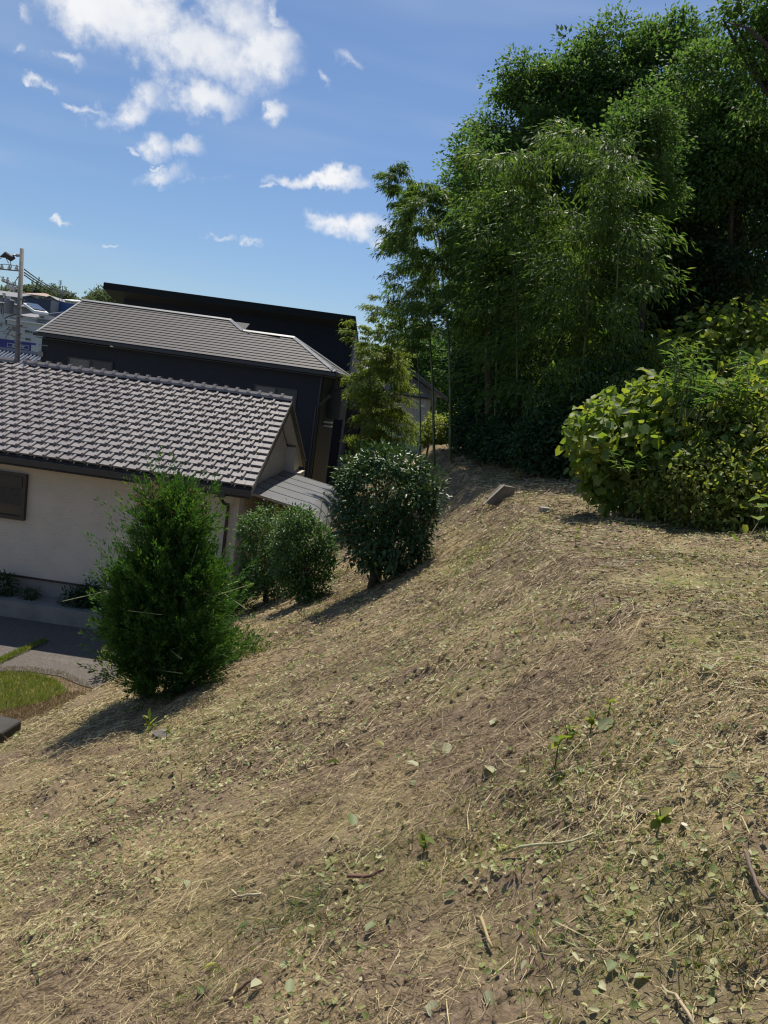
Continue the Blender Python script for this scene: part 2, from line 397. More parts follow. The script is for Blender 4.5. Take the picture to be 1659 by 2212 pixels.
def tile_bm(w, rib=True, pale=False):
    """one flat tile: origin at lower left of the exposed face, x along eave, y up the slope, z off the slope"""
    q = MB(); ln = TE + .05; th = .034; tl = -.012
    def lift(y): return .062 - .060 * y / ln            # the butt end rides on the course below
    x0 = .082 if rib else .004
    def pan(xa, xb, h):
        ys = (0, ln); pts = []
        b0 = len(q.v)
        for y in ys:
            q.v.extend([(xa, y, lift(y) - th), (xb, y, lift(y) - th), (xb, y, lift(y) + h), (xa, y, lift(y) + h)])
        q.f.extend([[b0 + 3, b0 + 2, b0 + 1, b0], [b0 + 4, b0 + 5, b0 + 6, b0 + 7], [b0, b0 + 1, b0 + 5, b0 + 4], [b0 + 1, b0 + 2, b0 + 6, b0 + 5],
                    [b0 + 2, b0 + 3, b0 + 7, b0 + 6], [b0 + 3, b0, b0 + 4, b0 + 7]])
    pan(x0, w - .003, .004)
    if rib:                                             # raised side roll, chamfered
        b0 = len(q.v)
        prof = [(.000, -.044), (.002, .030), (.012, .042), (.046, .042), (.060, .028), (.064, -.044)]
        for y in (0, ln):
            q.v.extend([(x, y - (.004 if y == 0 else 0), lift(y) + z) for x, z in prof])
        n = len(prof)
        q.f.append([b0 + i for i in range(n - 1, -1, -1)]); q.f.append([b0 + n + i for i in range(n)])
        for i in range(n):
            j = (i + 1) % n; q.f.append([b0 + i, b0 + j, b0 + n + j, b0 + n + i])
    return q
def mesh_from(q, name, mat):
    me = bpy.data.meshes.new(name); me.from_pydata(q.v, [], q.f); me.update(); me.materials.append(mat); return me
roof = empty('roof', (0, 0, 0), 0, wh)
slopeM = Matrix(((1, 0, 0, 0), (0, ca, -sa, 0), (0, sa, ca, EZ), (0, 0, 0, 1)))       # slope frame -> house frame
me_tile = mesh_from(tile_bm(TW), 'roof_tile', M_tile)
VW = .19                                                      # verge tile width
me_verge = bpy.data.meshes.new('verge_tile'); q = tile_bm(VW, rib=False); q.box((VW - .012, (TE + .04) / 2, -.035), (.022, TE + .03, .12))
me_verge = mesh_from(q, 'verge_tile', M_tile)
me_half = mesh_from(tile_bm(TW / 2 + .004, rib=True), 'roof_tile_half', M_tile)
count = 0; rest = MB(); rj = random.Random(7)
def tile_at(me, name, x, r):
    o = link(name, me, roof)
    o.matrix_local = slopeM @ Matrix.Translation((x, r * TE + rj.uniform(-.003, .003), .03)) @ Matrix.Rotation(rj.uniform(-.006, .006), 4, 'Z')
    return o
x_vis = to_local(M_WH, P(0, 990, 17)).x - .25
for r in range(ROWS):
    tile_at(me_verge, 'verge_tile', -VW, r)
    xr = -VW
    if r % 2: xr -= TW / 2; tile_at(me_half, 'roof_tile', xr, r)
    x = xr - TW; lim = x_vis - .075 * r * .305 * 1.35
    while x > lim:
        if x > lim and count < 292: tile_at(me_tile, 'roof_tile', x, r); count += 1
        else: break
        x -= TW
    # the courses beyond, joined
    while x > -LEN:
        T_ = slopeM @ Matrix.Translation((x, r * TE, .03)); s_ = tile_bm(TW); b0 = len(rest.v)
        rest.v += [tuple(T_ @ Vector(v)) for v in s_.v]; rest.f += [[b0 + i for i in f] for f in s_.f]
        x -= TW
tag(rest.build('roof_tiles_beyond', M_tile, roof), kind='stuff')
# ridge tiles: a short saddle with a raised collar each
q = MB(); prof = [(-.13, -.035), (-.115, .02), (-.06, .085), (.06, .085), (.115, .02), (.13, -.035)]
def saddle(q, x0, x1, pr):
    b0 = len(q.v)
    for x in (x0, x1): q.v.extend([(x, y, z) for y, z in pr])
    n = len(pr)
    q.f.append([b0 + i for i in range(n)]); q.f.append([b0 + n + i for i in range(n - 1, -1, -1)])
    for i in range(n): j = (i + 1) % n; q.f.append([b0 + j, b0 + i, b0 + n + i, b0 + n + j])
saddle(q, 0, .30, prof); saddle(q, -.012, .062, [(y * 1.2, z * 1.3 + .022) for y, z in prof])
me_ridge = mesh_from(q, 'ridge_tile', M_tile)
k = 0; x = -.305
while x > -LEN:
    if x > -7.6:
        o = link('ridge_tile', me_ridge, roof); o.location = (x, RUN, EZ + RISE + .075); o.rotation_euler = (rj.uniform(-.02, .02), 0, 0)
    x -= TW; k += 1
q = MB(); saddle(q, -LEN, -7.6, prof)
o = q.build('ridge_beyond', M_tile, roof); o.location = (0, RUN, EZ + RISE + .075)
# roof deck and back slope
M_deck = plain('roof_deck', (.05, .045, .045), .8)
q = MB()
q.slab([(-LEN, .03, EZ - .03), (-.03, .03, EZ - .03), (-.03, RUN, EZ + RISE - .03), (-LEN, RUN, EZ + RISE - .03)], (0, 0, .03))
q.build('roof_deck', M_deck, roof)
q = MB()
for r in range(ROWS):                                        # courses of the far slope, seen edge-on at the verge
    y1 = 2 * RUN - r * TE * ca; z1 = EZ + r * TE * sa
    q.slab([(-LEN, y1, z1 + .035), (0, y1, z1 + .035), (0, y1 - TE * ca, z1 + TE * sa + .02), (-LEN, y1 - TE * ca, z1 + TE * sa + .02)], (0, 0, .035))
q.build('far_slope', M_tile, roof)
q = MB(); q.slab([(-LEN, 2 * RUN, EZ), (-.03, 2 * RUN, EZ), (-.03, RUN, EZ + RISE), (-LEN, RUN, EZ + RISE)], (0, 0, .03)); q.build('roof_deck', M_deck, roof)
# bargeboards, soffits
M_barge = plain('bargeboard', (.030, .030, .036), .45, .15)
def barge(y0, y1, z0, z1, name):
    q = MB(); q.slab([(-.045, y0, z0 - .03), (-.045, y1, z1 - .03), (-.045, y1, z1 - .23), (-.045, y0, z0 - .23)], (.025, 0, 0)); return q.build(name, M_barge, roof)
barge(.0, RUN, EZ, EZ + RISE, 'bargeboard'); barge(2 * RUN, RUN, EZ, EZ + RISE, 'bargeboard')
q = MB(); q.slab([(-OVX, .02, EZ - .16), (-.05, .02, EZ - .16), (-.05, RUN, EZ + RISE - .16), (-OVX, RUN, EZ + RISE - .16)], (0, 0, .02)); q.build('soffit', M_soffit, roof)
q = MB(); q.slab([(-OVX, 2 * RUN, EZ - .16), (-.05, 2 * RUN, EZ - .16), (-.05, RUN, EZ + RISE - .16), (-OVX, RUN, EZ + RISE - .16)], (0, 0, .02)); q.build('soffit', M_soffit, roof)
q = MB(); q.bx(-LEN, -.05, .02, OVY, EZ - .20, EZ - .18); q.build('soffit', M_soffit, roof)
# fascia and gutter along the eave
q = MB(); q.bx(-LEN, -.02, .01, .035, EZ - .24, EZ - .02); q.build('fascia', M_dark, roof)
q = MB()
gp = [(-.02, -.02), (-.02, -.17), (-.045, -.20), (-.11, -.20), (-.135, -.17), (-.135, -.035), (-.120, -.035), (-.118, -.165), (-.10, -.185), (-.05, -.185), (-.035, -.16), (-.035, -.02)]
b0 = len(q.v)
for x in (-LEN, -.0): q.v += [(x, y, EZ + z) for y, z in gp]
n = len(gp)
for i in range(n): j = (i + 1) % n; q.f.append([b0 + i, b0 + j, b0 + n + j, b0 + n + i])
q.f.append([b0 + i for i in range(n)]); q.f.append([b0 + n + i for i in range(n - 1, -1, -1)])
gut = q.build('gutter', M_dark, wh)
q = MB(); q.bx(-.02, .0, -.13, .02, EZ - .24, EZ - .02); q.build('end_cap', M_dark, gut)
# walls
M_wallw = plain('cream_wall', (.52, .475, .41), .8, .05, 2.2, .15, 90, stain=((.45, .41, .35), 1.2, .55, .5))
FX1 = -OVX; WY = OVY; WB = .40                         # front wall: x from -LEN+.4 to FX1, plane y = WY, siding starts at WB
q = MB(); q.bx(-LEN + .4, FX1 - .012, WY + .012, WY + .14, WB, EZ - .20)
# the side wall and the bump-out behind
q.bx(FX1 - .15, FX1 - .012, WY + .14, 2 * RUN - 1.55, WB, EZ - .20)
gable = [(FX1 - .014, WY + .14, EZ - .2), (FX1 - .014, WY + .14, EZ - .2 + (WY) * SL - .0), (FX1 - .014, RUN, EZ + RISE - .22), (FX1 - .014, 2 * RUN - OVY, EZ - .2 + OVY * SL), (FX1 - .014, 2 * RUN - OVY, EZ - .2)]
q.slab(gable, (-.12, 0, 0))
q.bx(-LEN + .4, FX1 - .15, 2 * RUN - OVY - .13, 2 * RUN - OVY, WB, EZ - .20)
front = q.build('wall', M_wallw, wh)
# embossed stone-pattern siding: each block proud of the wall
rs = random.Random(3); q = MB()
def block(q, x0, x1, z0, z1, y, t, side=False):
    e = .004
    b0 = len(q.v)
    pts = [(x0, z0), (x1, z0), (x1, z1), (x0, z1)]; ins = [(x0 + e, z0 + e), (x1 - e, z0 + e), (x1 - e, z1 - e), (x0 + e, z1 - e)]
    for (a, c) in pts: q.v.append((a, y, c) if not side else (y, a, c))
    for (a, c) in ins: q.v.append((a, y - t, c) if not side else (y + t, a, c))
    for i in range(4):
        j = (i + 1) % 4; q.f.append([b0 + i, b0 + j, b0 + 4 + j, b0 + 4 + i])
    q.f.append([b0 + 4, b0 + 5, b0 + 6, b0 + 7])
win_tr = face_px(M_WH, 61.5, 1025, WY); win_br = face_px(M_WH, 55.4, 1124, WY)
wx1, wz1, wz0 = win_tr.x, win_tr.z, win_br.z; wx0 = wx1 - 1.75
z = WB + .01; course = 0
joint_x = face_px(M_WH, 238, 1100, WY).x
while z < EZ - .27:
    h = rs.choice((.052, .065, .065, .08)); x = -7.2 - rs.random() * .3
    while x < FX1 - .16:
        w = rs.uniform(.18, .62); x2 = min(x + w, FX1 - .14)
        if x < joint_x < x2: x2 = joint_x - .004
        if not (x2 > wx0 - .03 and x < wx1 + .03 and z + h > wz0 - .03 and z < wz1 + .03):
            block(q, x, x2 - .004, z, z + h - .004, WY + .012, rs.uniform(.002, .006))
        x = x2 if x2 != joint_x - .004 else joint_x + .004
    z += h; course += 1
tag(q.build('siding_blocks', M_wallw, front), kind='stuff')
q = MB(); z = EZ - .75
while z < EZ + RISE - .4:
    h = rs.choice((.055, .065, .08)); d = (z - EZ + .2) / SL
    ya = WY + .2 if z < EZ - .2 + WY * SL else d + .03; yb = min(2 * RUN - 1.6, 2 * RUN - max(d, 0) - .05); y = ya
    while y < yb - .1:
        w = rs.uniform(.2, .6); y2 = min(y + w, yb); block(q, y, y2 - .004, z, z + h - .004, FX1 - .014, rs.uniform(.004, .011), True); y = y2
    z += h
tag(q.build('siding_blocks', M_wallw, front), kind='stuff')
q = MB(); q.bx(FX1 - .13, FX1, WY, WY + .13, WB, EZ - .2); q.build('corner_trim', M_soffit, front)
# bump-out of the far half
b0y = 2 * RUN - 1.55
q = MB(); q.bx(FX1 - .3, FX1 + .48, b0y, 2 * RUN - OVY, WB, EZ - .2)
q.slab([(FX1 - .3, b0y, EZ - .2), (FX1 - .3, 2 * RUN - OVY, EZ - .2), (FX1 - .3, 2 * RUN - OVY, EZ + .1), (FX1 - .3, b0y, EZ + .55)], (.58, 0, 0))
q.build('side_bay', M_wallw, wh)
# foundation, drip flashing, ledge
M_found = plain('foundation', (.24, .225, .205), .9, .15, 4, .3, 80, stain=((.10, .10, .085), 2.0, .48, .7))
q = MB(); q.bx(-LEN + .4, FX1 - .02, WY + .03, WY + .2, -.5, WB - .02); q.bx(FX1 - .2, FX1 - .02, WY + .2, 2 * RUN - OVY, -.5, WB - .02); q.build('foundation', M_found, wh)
q = MB(); q.bx(-LEN + .4, FX1 + .01, WY - .012, WY + .05, WB - .045, WB); q.build('drip_flashing', M_dark, wh)
q = MB(); q.bx(-LEN + .4, FX1 + .1, WY - .72, WY + .03, -.55, -.02); q.build('ledge', M_found, wh, bevel=.012)
# shuttered window
win = empty('window', (0, 0, 0), 0, wh)
q = MB()
for a in ((wx0, wx1, wz1 - .07, wz1), (wx0, wx1, wz0, wz0 + .09), (wx0, wx0 + .08, wz0 + .09, wz1 - .07), (wx1 - .08, wx1, wz0 + .09, wz1 - .07)):
    q.bx(a[0], a[1], WY - .10, WY + .012, a[2], a[3])
q.build('frame', M_dark, win)
q = MB(); q.bx(wx0 + .08, wx1 - .08, WY - .12, WY, wz1 - .32, wz1 - .07); q.build('shutter_box', M_dark, win)
M_shut = plain('shutter_slat', (.022, .022, .030), .45, .2, 9)
z = wz0 + .32
while z < wz1 - .34:
    q = MB(); q.bx(wx0 + .08, wx1 - .08, WY - .055, WY - .03, z, z + .044); q.build('slat', M_shut, win); z += .05
q = MB(); q.bx(wx0 + .08, wx1 - .08, WY - .04, WY - .03, wz0 + .09, wz0 + .32); q.build('pane', M_glass, win)
q = MB(); q.bx(wx0 + .2, wx1 - .2, WY - .028, WY - .02, wz0 + .12, wz0 + .30); q.build('curtain', plain('beige_curtain', (.20, .17, .15), .9), win)
# downpipe
dp0 = face_px(M_WH, 495, 1075, WY - .06)
q = MB(); x = dp0.x
q.tube([(x - .02, -.075, EZ - .19), (x - .02, -.075, EZ - .30), (x, .1, EZ - .42), (x, WY - .09, EZ - .52), (x, WY - .07, EZ - .62), (x, WY - .07, .05)], .038, 10)
dpo = q.build('downpipe', plain('pipe_brown', (.020, .017, .017), .4), wh, smooth_=True)
q = MB()
for zz in (2.2, 1.3, .5): q.bx(x - .05, x + .05, WY - .115, WY, zz, zz + .03)
q.build('bracket', M_dark, dpo)
q = MB(); q.box((x - .02, -.08, EZ - .22), (.16, .12, .10)); q.build('outlet', M_dark, dpo)
# curved porch roof on the side of the house
porch = empty('porch_roof', (0, 0, 0), 0, wh)
M_poly = plain('porch_panel', (.16, .165, .175), .38, .08, 3, stain=((.21, .215, .22), 2.5, .5, .4))
M_alu = plain('porch_frame', (.23, .22, .21), .4, .1, metal=.5)
pz = 3.13; y_a = .95; y_b = b0y - .02; npan = 5
prof = [(FX1 - .005, pz)] + [(FX1 + .35 * i, pz - .058 * i) for i in range(1, 5)]
for i in range(1, 8):
    a = i * .17; prof.append((FX1 + 1.4 + .62 * math.sin(a), pz - .232 - .06 * a - .62 * (1 - math.cos(a))))
for k in range(npan):
    ya = y_a + (y_b - y_a) * k / npan + .012; yb = y_a + (y_b - y_a) * (k + 1) / npan - .012
    q = MB(); b0 = len(q.v)
    for (x, z) in prof: q.v += [(x, ya, z), (x, yb, z), (x, yb, z - .006), (x, ya, z - .006)]
    for i in range(len(prof) - 1):
        for e in range(4): f = (e + 1) % 4; q.f.append([b0 + 4 * i + e, b0 + 4 * i + 4 + e, b0 + 4 * i + 4 + f, b0 + 4 * i + f])
    q.f.append([b0, b0 + 1, b0 + 2, b0 + 3]); q.build('roof_panel', M_poly, porch)
for k in range(npan + 1):
    yy = y_a + (y_b - y_a) * k / npan; q = MB(); b0 = len(q.v); hw = .018 if 0 < k < npan else .024
    for (x, z) in prof: q.v += [(x, yy - hw, z + .008), (x, yy + hw, z + .008), (x, yy + hw, z - .05), (x, yy - hw, z - .05)]
    for i in range(len(prof) - 1):
        for e in range(4): f = (e + 1) % 4; q.f.append([b0 + 4 * i + e, b0 + 4 * i + 4 + e, b0 + 4 * i + 4 + f, b0 + 4 * i + f])
    b1 = b0 + 4 * (len(prof) - 1); q.f.append([b0 + 3, b0 + 2, b0 + 1, b0]); q.f.append([b1, b1 + 1, b1 + 2, b1 + 3])
    q.build('rafter', M_alu if k in (0, npan) else M_dark, porch)
ex, ez = prof[-3]
q = MB(); q.bx(ex - .05, ex + .03, y_a - .02, y_b, ez - .12, ez - .02); q.build('front_beam', M_alu, porch)
for yy in (y_a + .15, (y_a + y_b) / 2, y_b - .15):
    q = MB(); q.bx(ex - .05, ex + .02, yy - .035, yy + .035, -.2, ez - .12); q.build('post', M_alu, porch)
# glazed door and frame on the porch wall
q = MB(); q.bx(FX1 - .01, FX1 + .02, 1.5, 4.6, .25, 2.25); dr = q.build('door', M_glass, wh)
q = MB()
for a in ((1.42, 1.5, .2, 2.35), (3.0, 3.1, .25, 2.25), (4.6, 4.68, .2, 2.35), (1.5, 4.6, 2.25, 2.35)): q.bx(FX1 - .01, FX1 + .05, a[0], a[1], a[2], a[3])
q.build('frame', M_dark, dr)
q = MB(); q.bx(FX1 + .02, FX1 + 2.1, y_a - .2, y_b, -.3, -.02); q.build('porch_floor', plain('porch_slab', (.35, .32, .28), .9, .15, 3, .2, 60), wh)

# box by the corner of the wall, small dark posts by the porch
p = PZ(527, 1275, -3.75)
ac = empty('air_conditioner', (p[0], p[1] + .1, gz(p[0], p[1]) - .05), WH_RZ); tag(ac, 'pale grey air conditioner box at the house corner', 'air conditioner')
q = MB(); q.box((0, 0, .35), (.62, .30, .56)); q.build('casing', M_white, ac, bevel=.015)
q = MB(); q.tube([(.1, -.152, .35), (.1, -.165, .35)], .21, 20); q.build('fan_grille', M_metal, ac)
q = MB(); q.box((-.22, 0, .035), (.08, .34, .07)); q.box((.22, 0, .035), (.08, .34, .07)); q.build('feet', M_dark, ac)

# paved yard and lawn in front of the house
M_pave = plain('old_asphalt', (.105, .093, .082), .92, .3, 26, .5, 90, stain=((.20, .175, .15), 1.1, .57, .6))
q = MB(); y0 = to_local(M_WH, (0, 0, 0))
pave_pts = [PZ(-330, 1330, PAD_Z), PZ(-60, 1452, PAD_Z), PZ(60, 1452, PAD_Z), PZ(130, 1462, PAD_Z), PZ(170, 1480, PAD_Z), PZ(240, 1500, PAD_Z), PZ(275, 1478, PAD_Z)]
c1_ = M_WH @ Vector((-.2, -.08, 0)); c0_ = M_WH @ Vector((-LEN, -.08, 0))
pave_pts = [Vector((p[0], p[1], PAD_Z + .012)) for p in pave_pts] + [Vector((c1_.x, c1_.y, PAD_Z + .012)), Vector((c0_.x, c0_.y, PAD_Z + .012))]
q.slab([p - Vector((0, 0, .03)) for p in pave_pts], (0, 0, .034)); tag(q.build('paved_yard', M_pave), 'worn dark asphalt yard in front of the white house', kind='structure')

# ================================================================== navy two-storey house with grey slate roof
nh_c = P(725.3, 805.0, 28.0); NH_RZ = -math.radians(2.5); NH_Z = -4.5
nh = empty('navy_house', (nh_c[0], nh_c[1], NH_Z), NH_RZ)
tag(nh, 'dark navy two-storey house with grey slate roof', 'house')
M_NH = Matrix.Translation((nh_c[0], nh_c[1], NH_Z)) @ Matrix.Rotation(NH_RZ, 4, 'Z')
NE = nh_c[2] - NH_Z; NS = .45; na = math.atan(NS)
xl = to_local(M_NH, P(75.4, 713.4, 28.4)).x
RM, RL_ = 3.45, 2.55                                  # run of the main roof and of the lower right part
xm = to_local(M_NH, P(496.5, 690.3, 28 + RM)).x; xn = to_local(M_NH, P(522.9, 715.7, 28 + RL_)).x; xk = to_local(M_NH, P(635.4, 729.5, 28 + RL_)).x
def nz_at(y): return NE + NS * y
# walls: main block and right block
ov = .45; wl = max(face_px(M_NH, 79, 760, ov).x, xl + .01)
q = MB(); q.bx(wl, xn, ov, 2 * RM - ov, 0, NE - .16); q.bx(xn, -ov, ov, 2 * RL_ - ov, 0, NE - .16)
q.slab([(wl, ov, NE - .16), (wl, 2 * RM - ov, NE - .16), (wl, RM, nz_at(RM - .5))], (.12, 0, 0))
nw = q.build('wall', M_navy, nh)
# vertical board lines of the metal siding, very shallow
q = MB(); x = xl + ov + .1
while x < -ov - .05: q.bx(x, x + .008, ov - .002, ov, 2.0, NE - .3); x += .455
q.build('board_seams', M_navy, nw)
# roof body under the shingles
M_deck2 = plain('slate_deck', (.07, .07, .075), .8)
rf = empty('roof', (0, 0, 0), 0, nh)
q = MB()
q.slab([(xl, 0, NE), (xn, 0, NE), (xn, RM, nz_at(RM)), (xl, RM, nz_at(RM))], (0, 0, -.06))
q.slab([(xl, 2 * RM, NE), (xm, 2 * RM, NE), (xm, RM, nz_at(RM)), (xl, RM, nz_at(RM))], (0, 0, -.06))
q.slab([(xn, 0, NE), (0, 0, NE), (xk, RL_, nz_at(RL_)), (xn, RL_, nz_at(RL_))], (0, 0, -.06))
q.slab([(0, 0, NE), (0, 2 * RL_, NE), (xk, RL_, nz_at(RL_))], (0, 0, -.06))
q.slab([(0, 2 * RL_, NE), (xn, 2 * RL_, NE), (xn, RL_, nz_at(RL_)), (xk, RL_, nz_at(RL_))], (0, 0, -.06))
q.v = [(v[0], v[1], v[2] - .012) for v in q.v]
# hip of the main roof down to the lower ridge
q.build('roof_deck', M_deck2, rf)
m, nt, b, out = new_mat('slate')
oi = N(nt, 'ShaderNodeObjectInfo'); tcn = N(nt, 'ShaderNodeTexCoord')
n1 = N(nt, 'ShaderNodeTexNoise'); n1.inputs['Scale'].default_value = 5; n1.inputs['Detail'].default_value = 8; L(nt, tcn.outputs['Object'], n1.inputs['Vector'])
cA = ramp(nt, oi.outputs['Random'], [(0, (.084, .079, .080)), (.5, (.087, .082, .082)), (1, (.090, .085, .084))])
cB = mix(nt, ramp(nt, n1.outputs['Fac'], [(.4, (0, 0, 0)), (.75, (.6, .6, .6))]), cA, (.070, .066, .066))
L(nt, cB, b.inputs['Base Color']); b.inputs['Roughness'].default_value = .6; b.inputs['Specular IOR Level'].default_value = .35
M_slate = m
CE = .252; cosn, sinn = math.cos(na), math.sin(na)
rs = random.Random(11)
def right_limit(y):
    lim = 0 + (xk - 0) * min(y / RL_, 1)
    if y > RL_: lim = xn + (xm - xn) * (y - RL_) / (RM - RL_)
    return lim
r = 0
while (r + 1) * CE * cosn < RM + .06:
    ya, yb = r * CE * cosn, min((r + 1) * CE * cosn + .03, RM); x = xl + (-.455 if r % 2 else 0)
    while x < right_limit(ya) - .02:
        x2 = x + 1.21; a0, a1 = max(x, xl) + .002, min(x2 - .001, right_limit(ya)); b1 = min(x2 - .001, right_limit(min(yb, RM)))
        if a1 - a0 > .04:
            b1 = max(b1, a0 + .01)
            q = MB(); li = .030
            top = [(a0, ya, nz_at(ya) + li), (a1, ya, nz_at(ya) + li), (b1, yb, nz_at(yb) + .002), (a0, yb, nz_at(yb) + .002)]
            q.slab(top, (0, 0, -.014)); q.build('slate', M_slate, rf)
        x = x2
    r += 1
# right hip face slates
r = 0
while r * CE * cosn < abs(xk) * .97:
    t0 = r * CE * cosn / abs(xk); t1 = min(1, ((r + 1) * CE * cosn + .03) / abs(xk))
    q = MB(); xa, xb_ = xk * t0, xk * t1; za = NE + (nz_at(RL_) - NE) * t0; zb = NE + (nz_at(RL_) - NE) * t1
    q.slab([(xa, RL_ * t0, za + .02), (xa, 2 * RL_ - RL_ * t0, za + .02), (xb_, 2 * RL_ - RL_ * t1, zb + .003), (xb_, RL_ * t1, zb + .003)], (0, 0, -.012)); q.build('slate', M_slate, rf); r += 1
M_cap = plain('ridge_metal', (.34, .34, .33), .4, .1, 3, metal=.3)
def cap(a, b_, name='ridge_cap', w=.10):
    a, b_ = Vector(a), Vector(b_); d = (b_ - a).normalized(); s_ = d.cross(Vector((0, 0, 1))).normalized(); q = MB(); up = Vector((0, 0, 1))
    for e in (1, -1):
        q.slab([a + up * .085, b_ + up * .085, b_ + s_ * e * w + up * .02, a + s_ * e * w + up * .02], (0, 0, -.012))
    q.build(name, M_cap, rf)
cap((xl, RM, nz_at(RM)), (xm, RM, nz_at(RM))); cap((xm, RM, nz_at(RM)), (xn, RL_, nz_at(RL_)), 'hip_cap'); cap((xn, RL_, nz_at(RL_)), (xk, RL_, nz_at(RL_)))
cap((xk, RL_, nz_at(RL_)), (0, 0, NE), 'hip_cap'); cap((xk, RL_, nz_at(RL_)), (0, 2 * RL_, NE), 'hip_cap', .06)
q = MB(); q.slab([(xm, RM, nz_at(RM) - .01), (xm + .9, RM + .9, nz_at(RM) - .42), (xn, RL_ + .0, nz_at(RL_))], (0, 0, -.02)); q.build('hip_face', M_slate, rf)
q = MB(); q.slab([(xl - .02, 0, NE + .03), (xl - .02, RM, nz_at(RM) + .03), (xl - .02, RM, nz_at(RM) - .12), (xl - .02, 0, NE - .12)], (.07, 0, 0)); q.build('bargeboard', M_cap, rf)
q = MB(); q.bx(xl - .06, .04, -.10, .0, NE - .13, NE - .02); q.bx(-.0, .10, -.10, 2 * RL_, NE - .13, NE - .02); q.build('gutter', M_dark, nh)
q = MB(); q.bx(xl, 0, .0, ov, NE - .19, NE - .165); q.bx(-ov, 0, ov, 2 * RL_ - ov, NE - .19, NE - .165); q.build('soffit', plain('dark_soffit', (.035, .04, .05), .6), nh)
# windows, vent, pipes on the front
M_curtain = plain('grey_curtain', (.15, .16, .155), .85, .25, 14)
def nwindow(xpx0, xpx1, ytop, ybot, curtain_first=True):
    a = face_px(M_NH, xpx0, ytop, ov); c = face_px(M_NH, xpx1, ytop + (xpx1 - xpx0) * .137, ov); d = face_px(M_NH, xpx0, ybot, ov)
    w = empty('window', (0, 0, 0), 0, nh); x0, x1, z1, z0 = a.x, c.x, a.z, d.z
    q = MB()
    for e in ((x0 - .05, x1 + .05, z1, z1 + .05), (x0 - .05, x0, z0, z1), (x1, x1 + .05, z0, z1), ((x0 + x1) / 2 - .03, (x0 + x1) / 2 + .03, z0, z1), (x0 - .05, x1 + .05, z0 - .05, z0)):
        q.bx(e[0], e[1], ov - .05, ov, e[2], e[3])
    q.build('frame', M_dark, w)
    q = MB(); q.bx(x0, (x0 + x1) / 2 - .03, ov - .02, ov - .008, z0, z1); q.build('curtain', M_curtain, w)
    q = MB(); q.bx((x0 + x1) / 2 + .03, x1, ov - .02, ov - .008, z0, z1); q.build('pane', plain('screen_mesh', (.05, .06, .065), .6), w)
nwindow(151, 242, 773, 850); nwindow(553, 640, 833, 900)
p = face_px(M_NH, 89, 765, ov)
q = MB(); q.tube([(p.x, ov - .06, p.z), (p.x, ov, p.z)], .115, 20); q.build('vent_cap', M_metal, nh)
p = face_px(M_NH, 94, 745, ov); q = MB(); q.bx(p.x - .18, p.x + .18, ov - .015, ov, p.z - .03, p.z); q.build('bracket', M_metal, nh)
p0 = face_px(M_NH, 712, 818, ov); q = MB(); q.tube([(-ov - .08, ov - .06, NE - .2), (-ov - .08, ov - .06, .2)], .045, 8); q.build('downpipe', M_dark, nh)
p0 = face_px(M_NH, 684, 880, ov); q = MB(); q.tube([(p0.x + .45, ov - .06, p0.z + .5), (p0.x, ov - .07, p0.z), (p0.x, ov - .07, .2)], .05, 8); q.build('downpipe', M_dark, nh)
# small lean-to fittings on its right side
sx = -ov
q = MB(); q.bx(sx, sx + .5, 2.4, 4.0, NE - 1.75, NE - .55); q.build('bay_window', M_dark, nh)
q = MB(); q.bx(sx, sx + .3, 1.6, 2.2, NE - 1.9, NE - 1.85); q.bx(sx, sx + .3, 1.6, 2.2, NE - 2.05, NE - 2.0); q.build('wall_bracket', M_white, nh)

# ================================================================== black house behind with single-pitch roof
bh_c = P(759.6, 682.4, 37.5); BH_Z = -4.3; BH_RZ = -math.radians(1.0)
bh = empty('black_house', (bh_c[0], bh_c[1], BH_Z), BH_RZ); tag(bh, 'tall black house with one long sloping roof behind the navy house', 'house')
M_BH = Matrix.Translation((bh_c[0], bh_c[1], BH_Z)) @ Matrix.Rotation(BH_RZ, 4, 'Z')
BE = bh_c[2] - BH_Z; bxl = to_local(M_BH, P(225.7, 609.4, 37.7)).x
q = MB(); q.slab([(bxl, 0, BE), (0.2, 0, BE), (0.2, 8.0, BE - 1.9), (bxl, 8.0, BE - 1.9)], (0, 0, -.04)); q.build('roof', M_deck2, bh)
M_fasc = plain('green_black_fascia', (.010, .015, .016), .65, .1, spec=.2)
q = MB(); q.slab([(bxl, -.03, BE + .01), (.2, -.03, BE + .01), (.2, -.03, BE - .30), (bxl, -.03, BE - .30)], (0, .03, 0)); q.build('fascia', M_fasc, bh)
q = MB(); q.slab([(bxl - .03, -.03, BE), (bxl - .03, 8, BE - 1.9), (bxl - .03, 8, BE - 2.2), (bxl - .03, -.03, BE - .3)], (.03, 0, 0)); q.build('bargeboard', M_fasc, bh)
q = MB(); q.slab([(bxl, 0, BE - .29), (.2, 0, BE - .29), (.2, 1.0, BE - .52), (bxl, 1.0, BE - .52)], (0, 0, -.02))
q.slab([(bxl, 1.0, BE - .52), (bxl + .62, 1.0, BE - .52), (bxl + .62, 8.0, BE - 2.18), (bxl, 8.0, BE - 2.18)], (0, 0, -.02)); q.build('soffit', plain('grey_soffit', (.035, .042, .058), .7), bh)
q = MB(); q.slab([(bxl + .62, 1.0, 0), (.12, 1.0, 0), (.12, 1.0, BE - .54), (bxl + .62, 1.0, BE - .54)], (0, .15, 0))
q.slab([(bxl + .62, 1.15, 0), (bxl + .62, 7.9, 0), (bxl + .62, 7.9, BE - 2.19), (bxl + .62, 1.15, BE - .58)], (.15, 0, 0)); q.build('wall', M_black, bh)
M_gstone = plain('grey_render', (.14, .15, .165), .9, .2, 12, .4, 60)
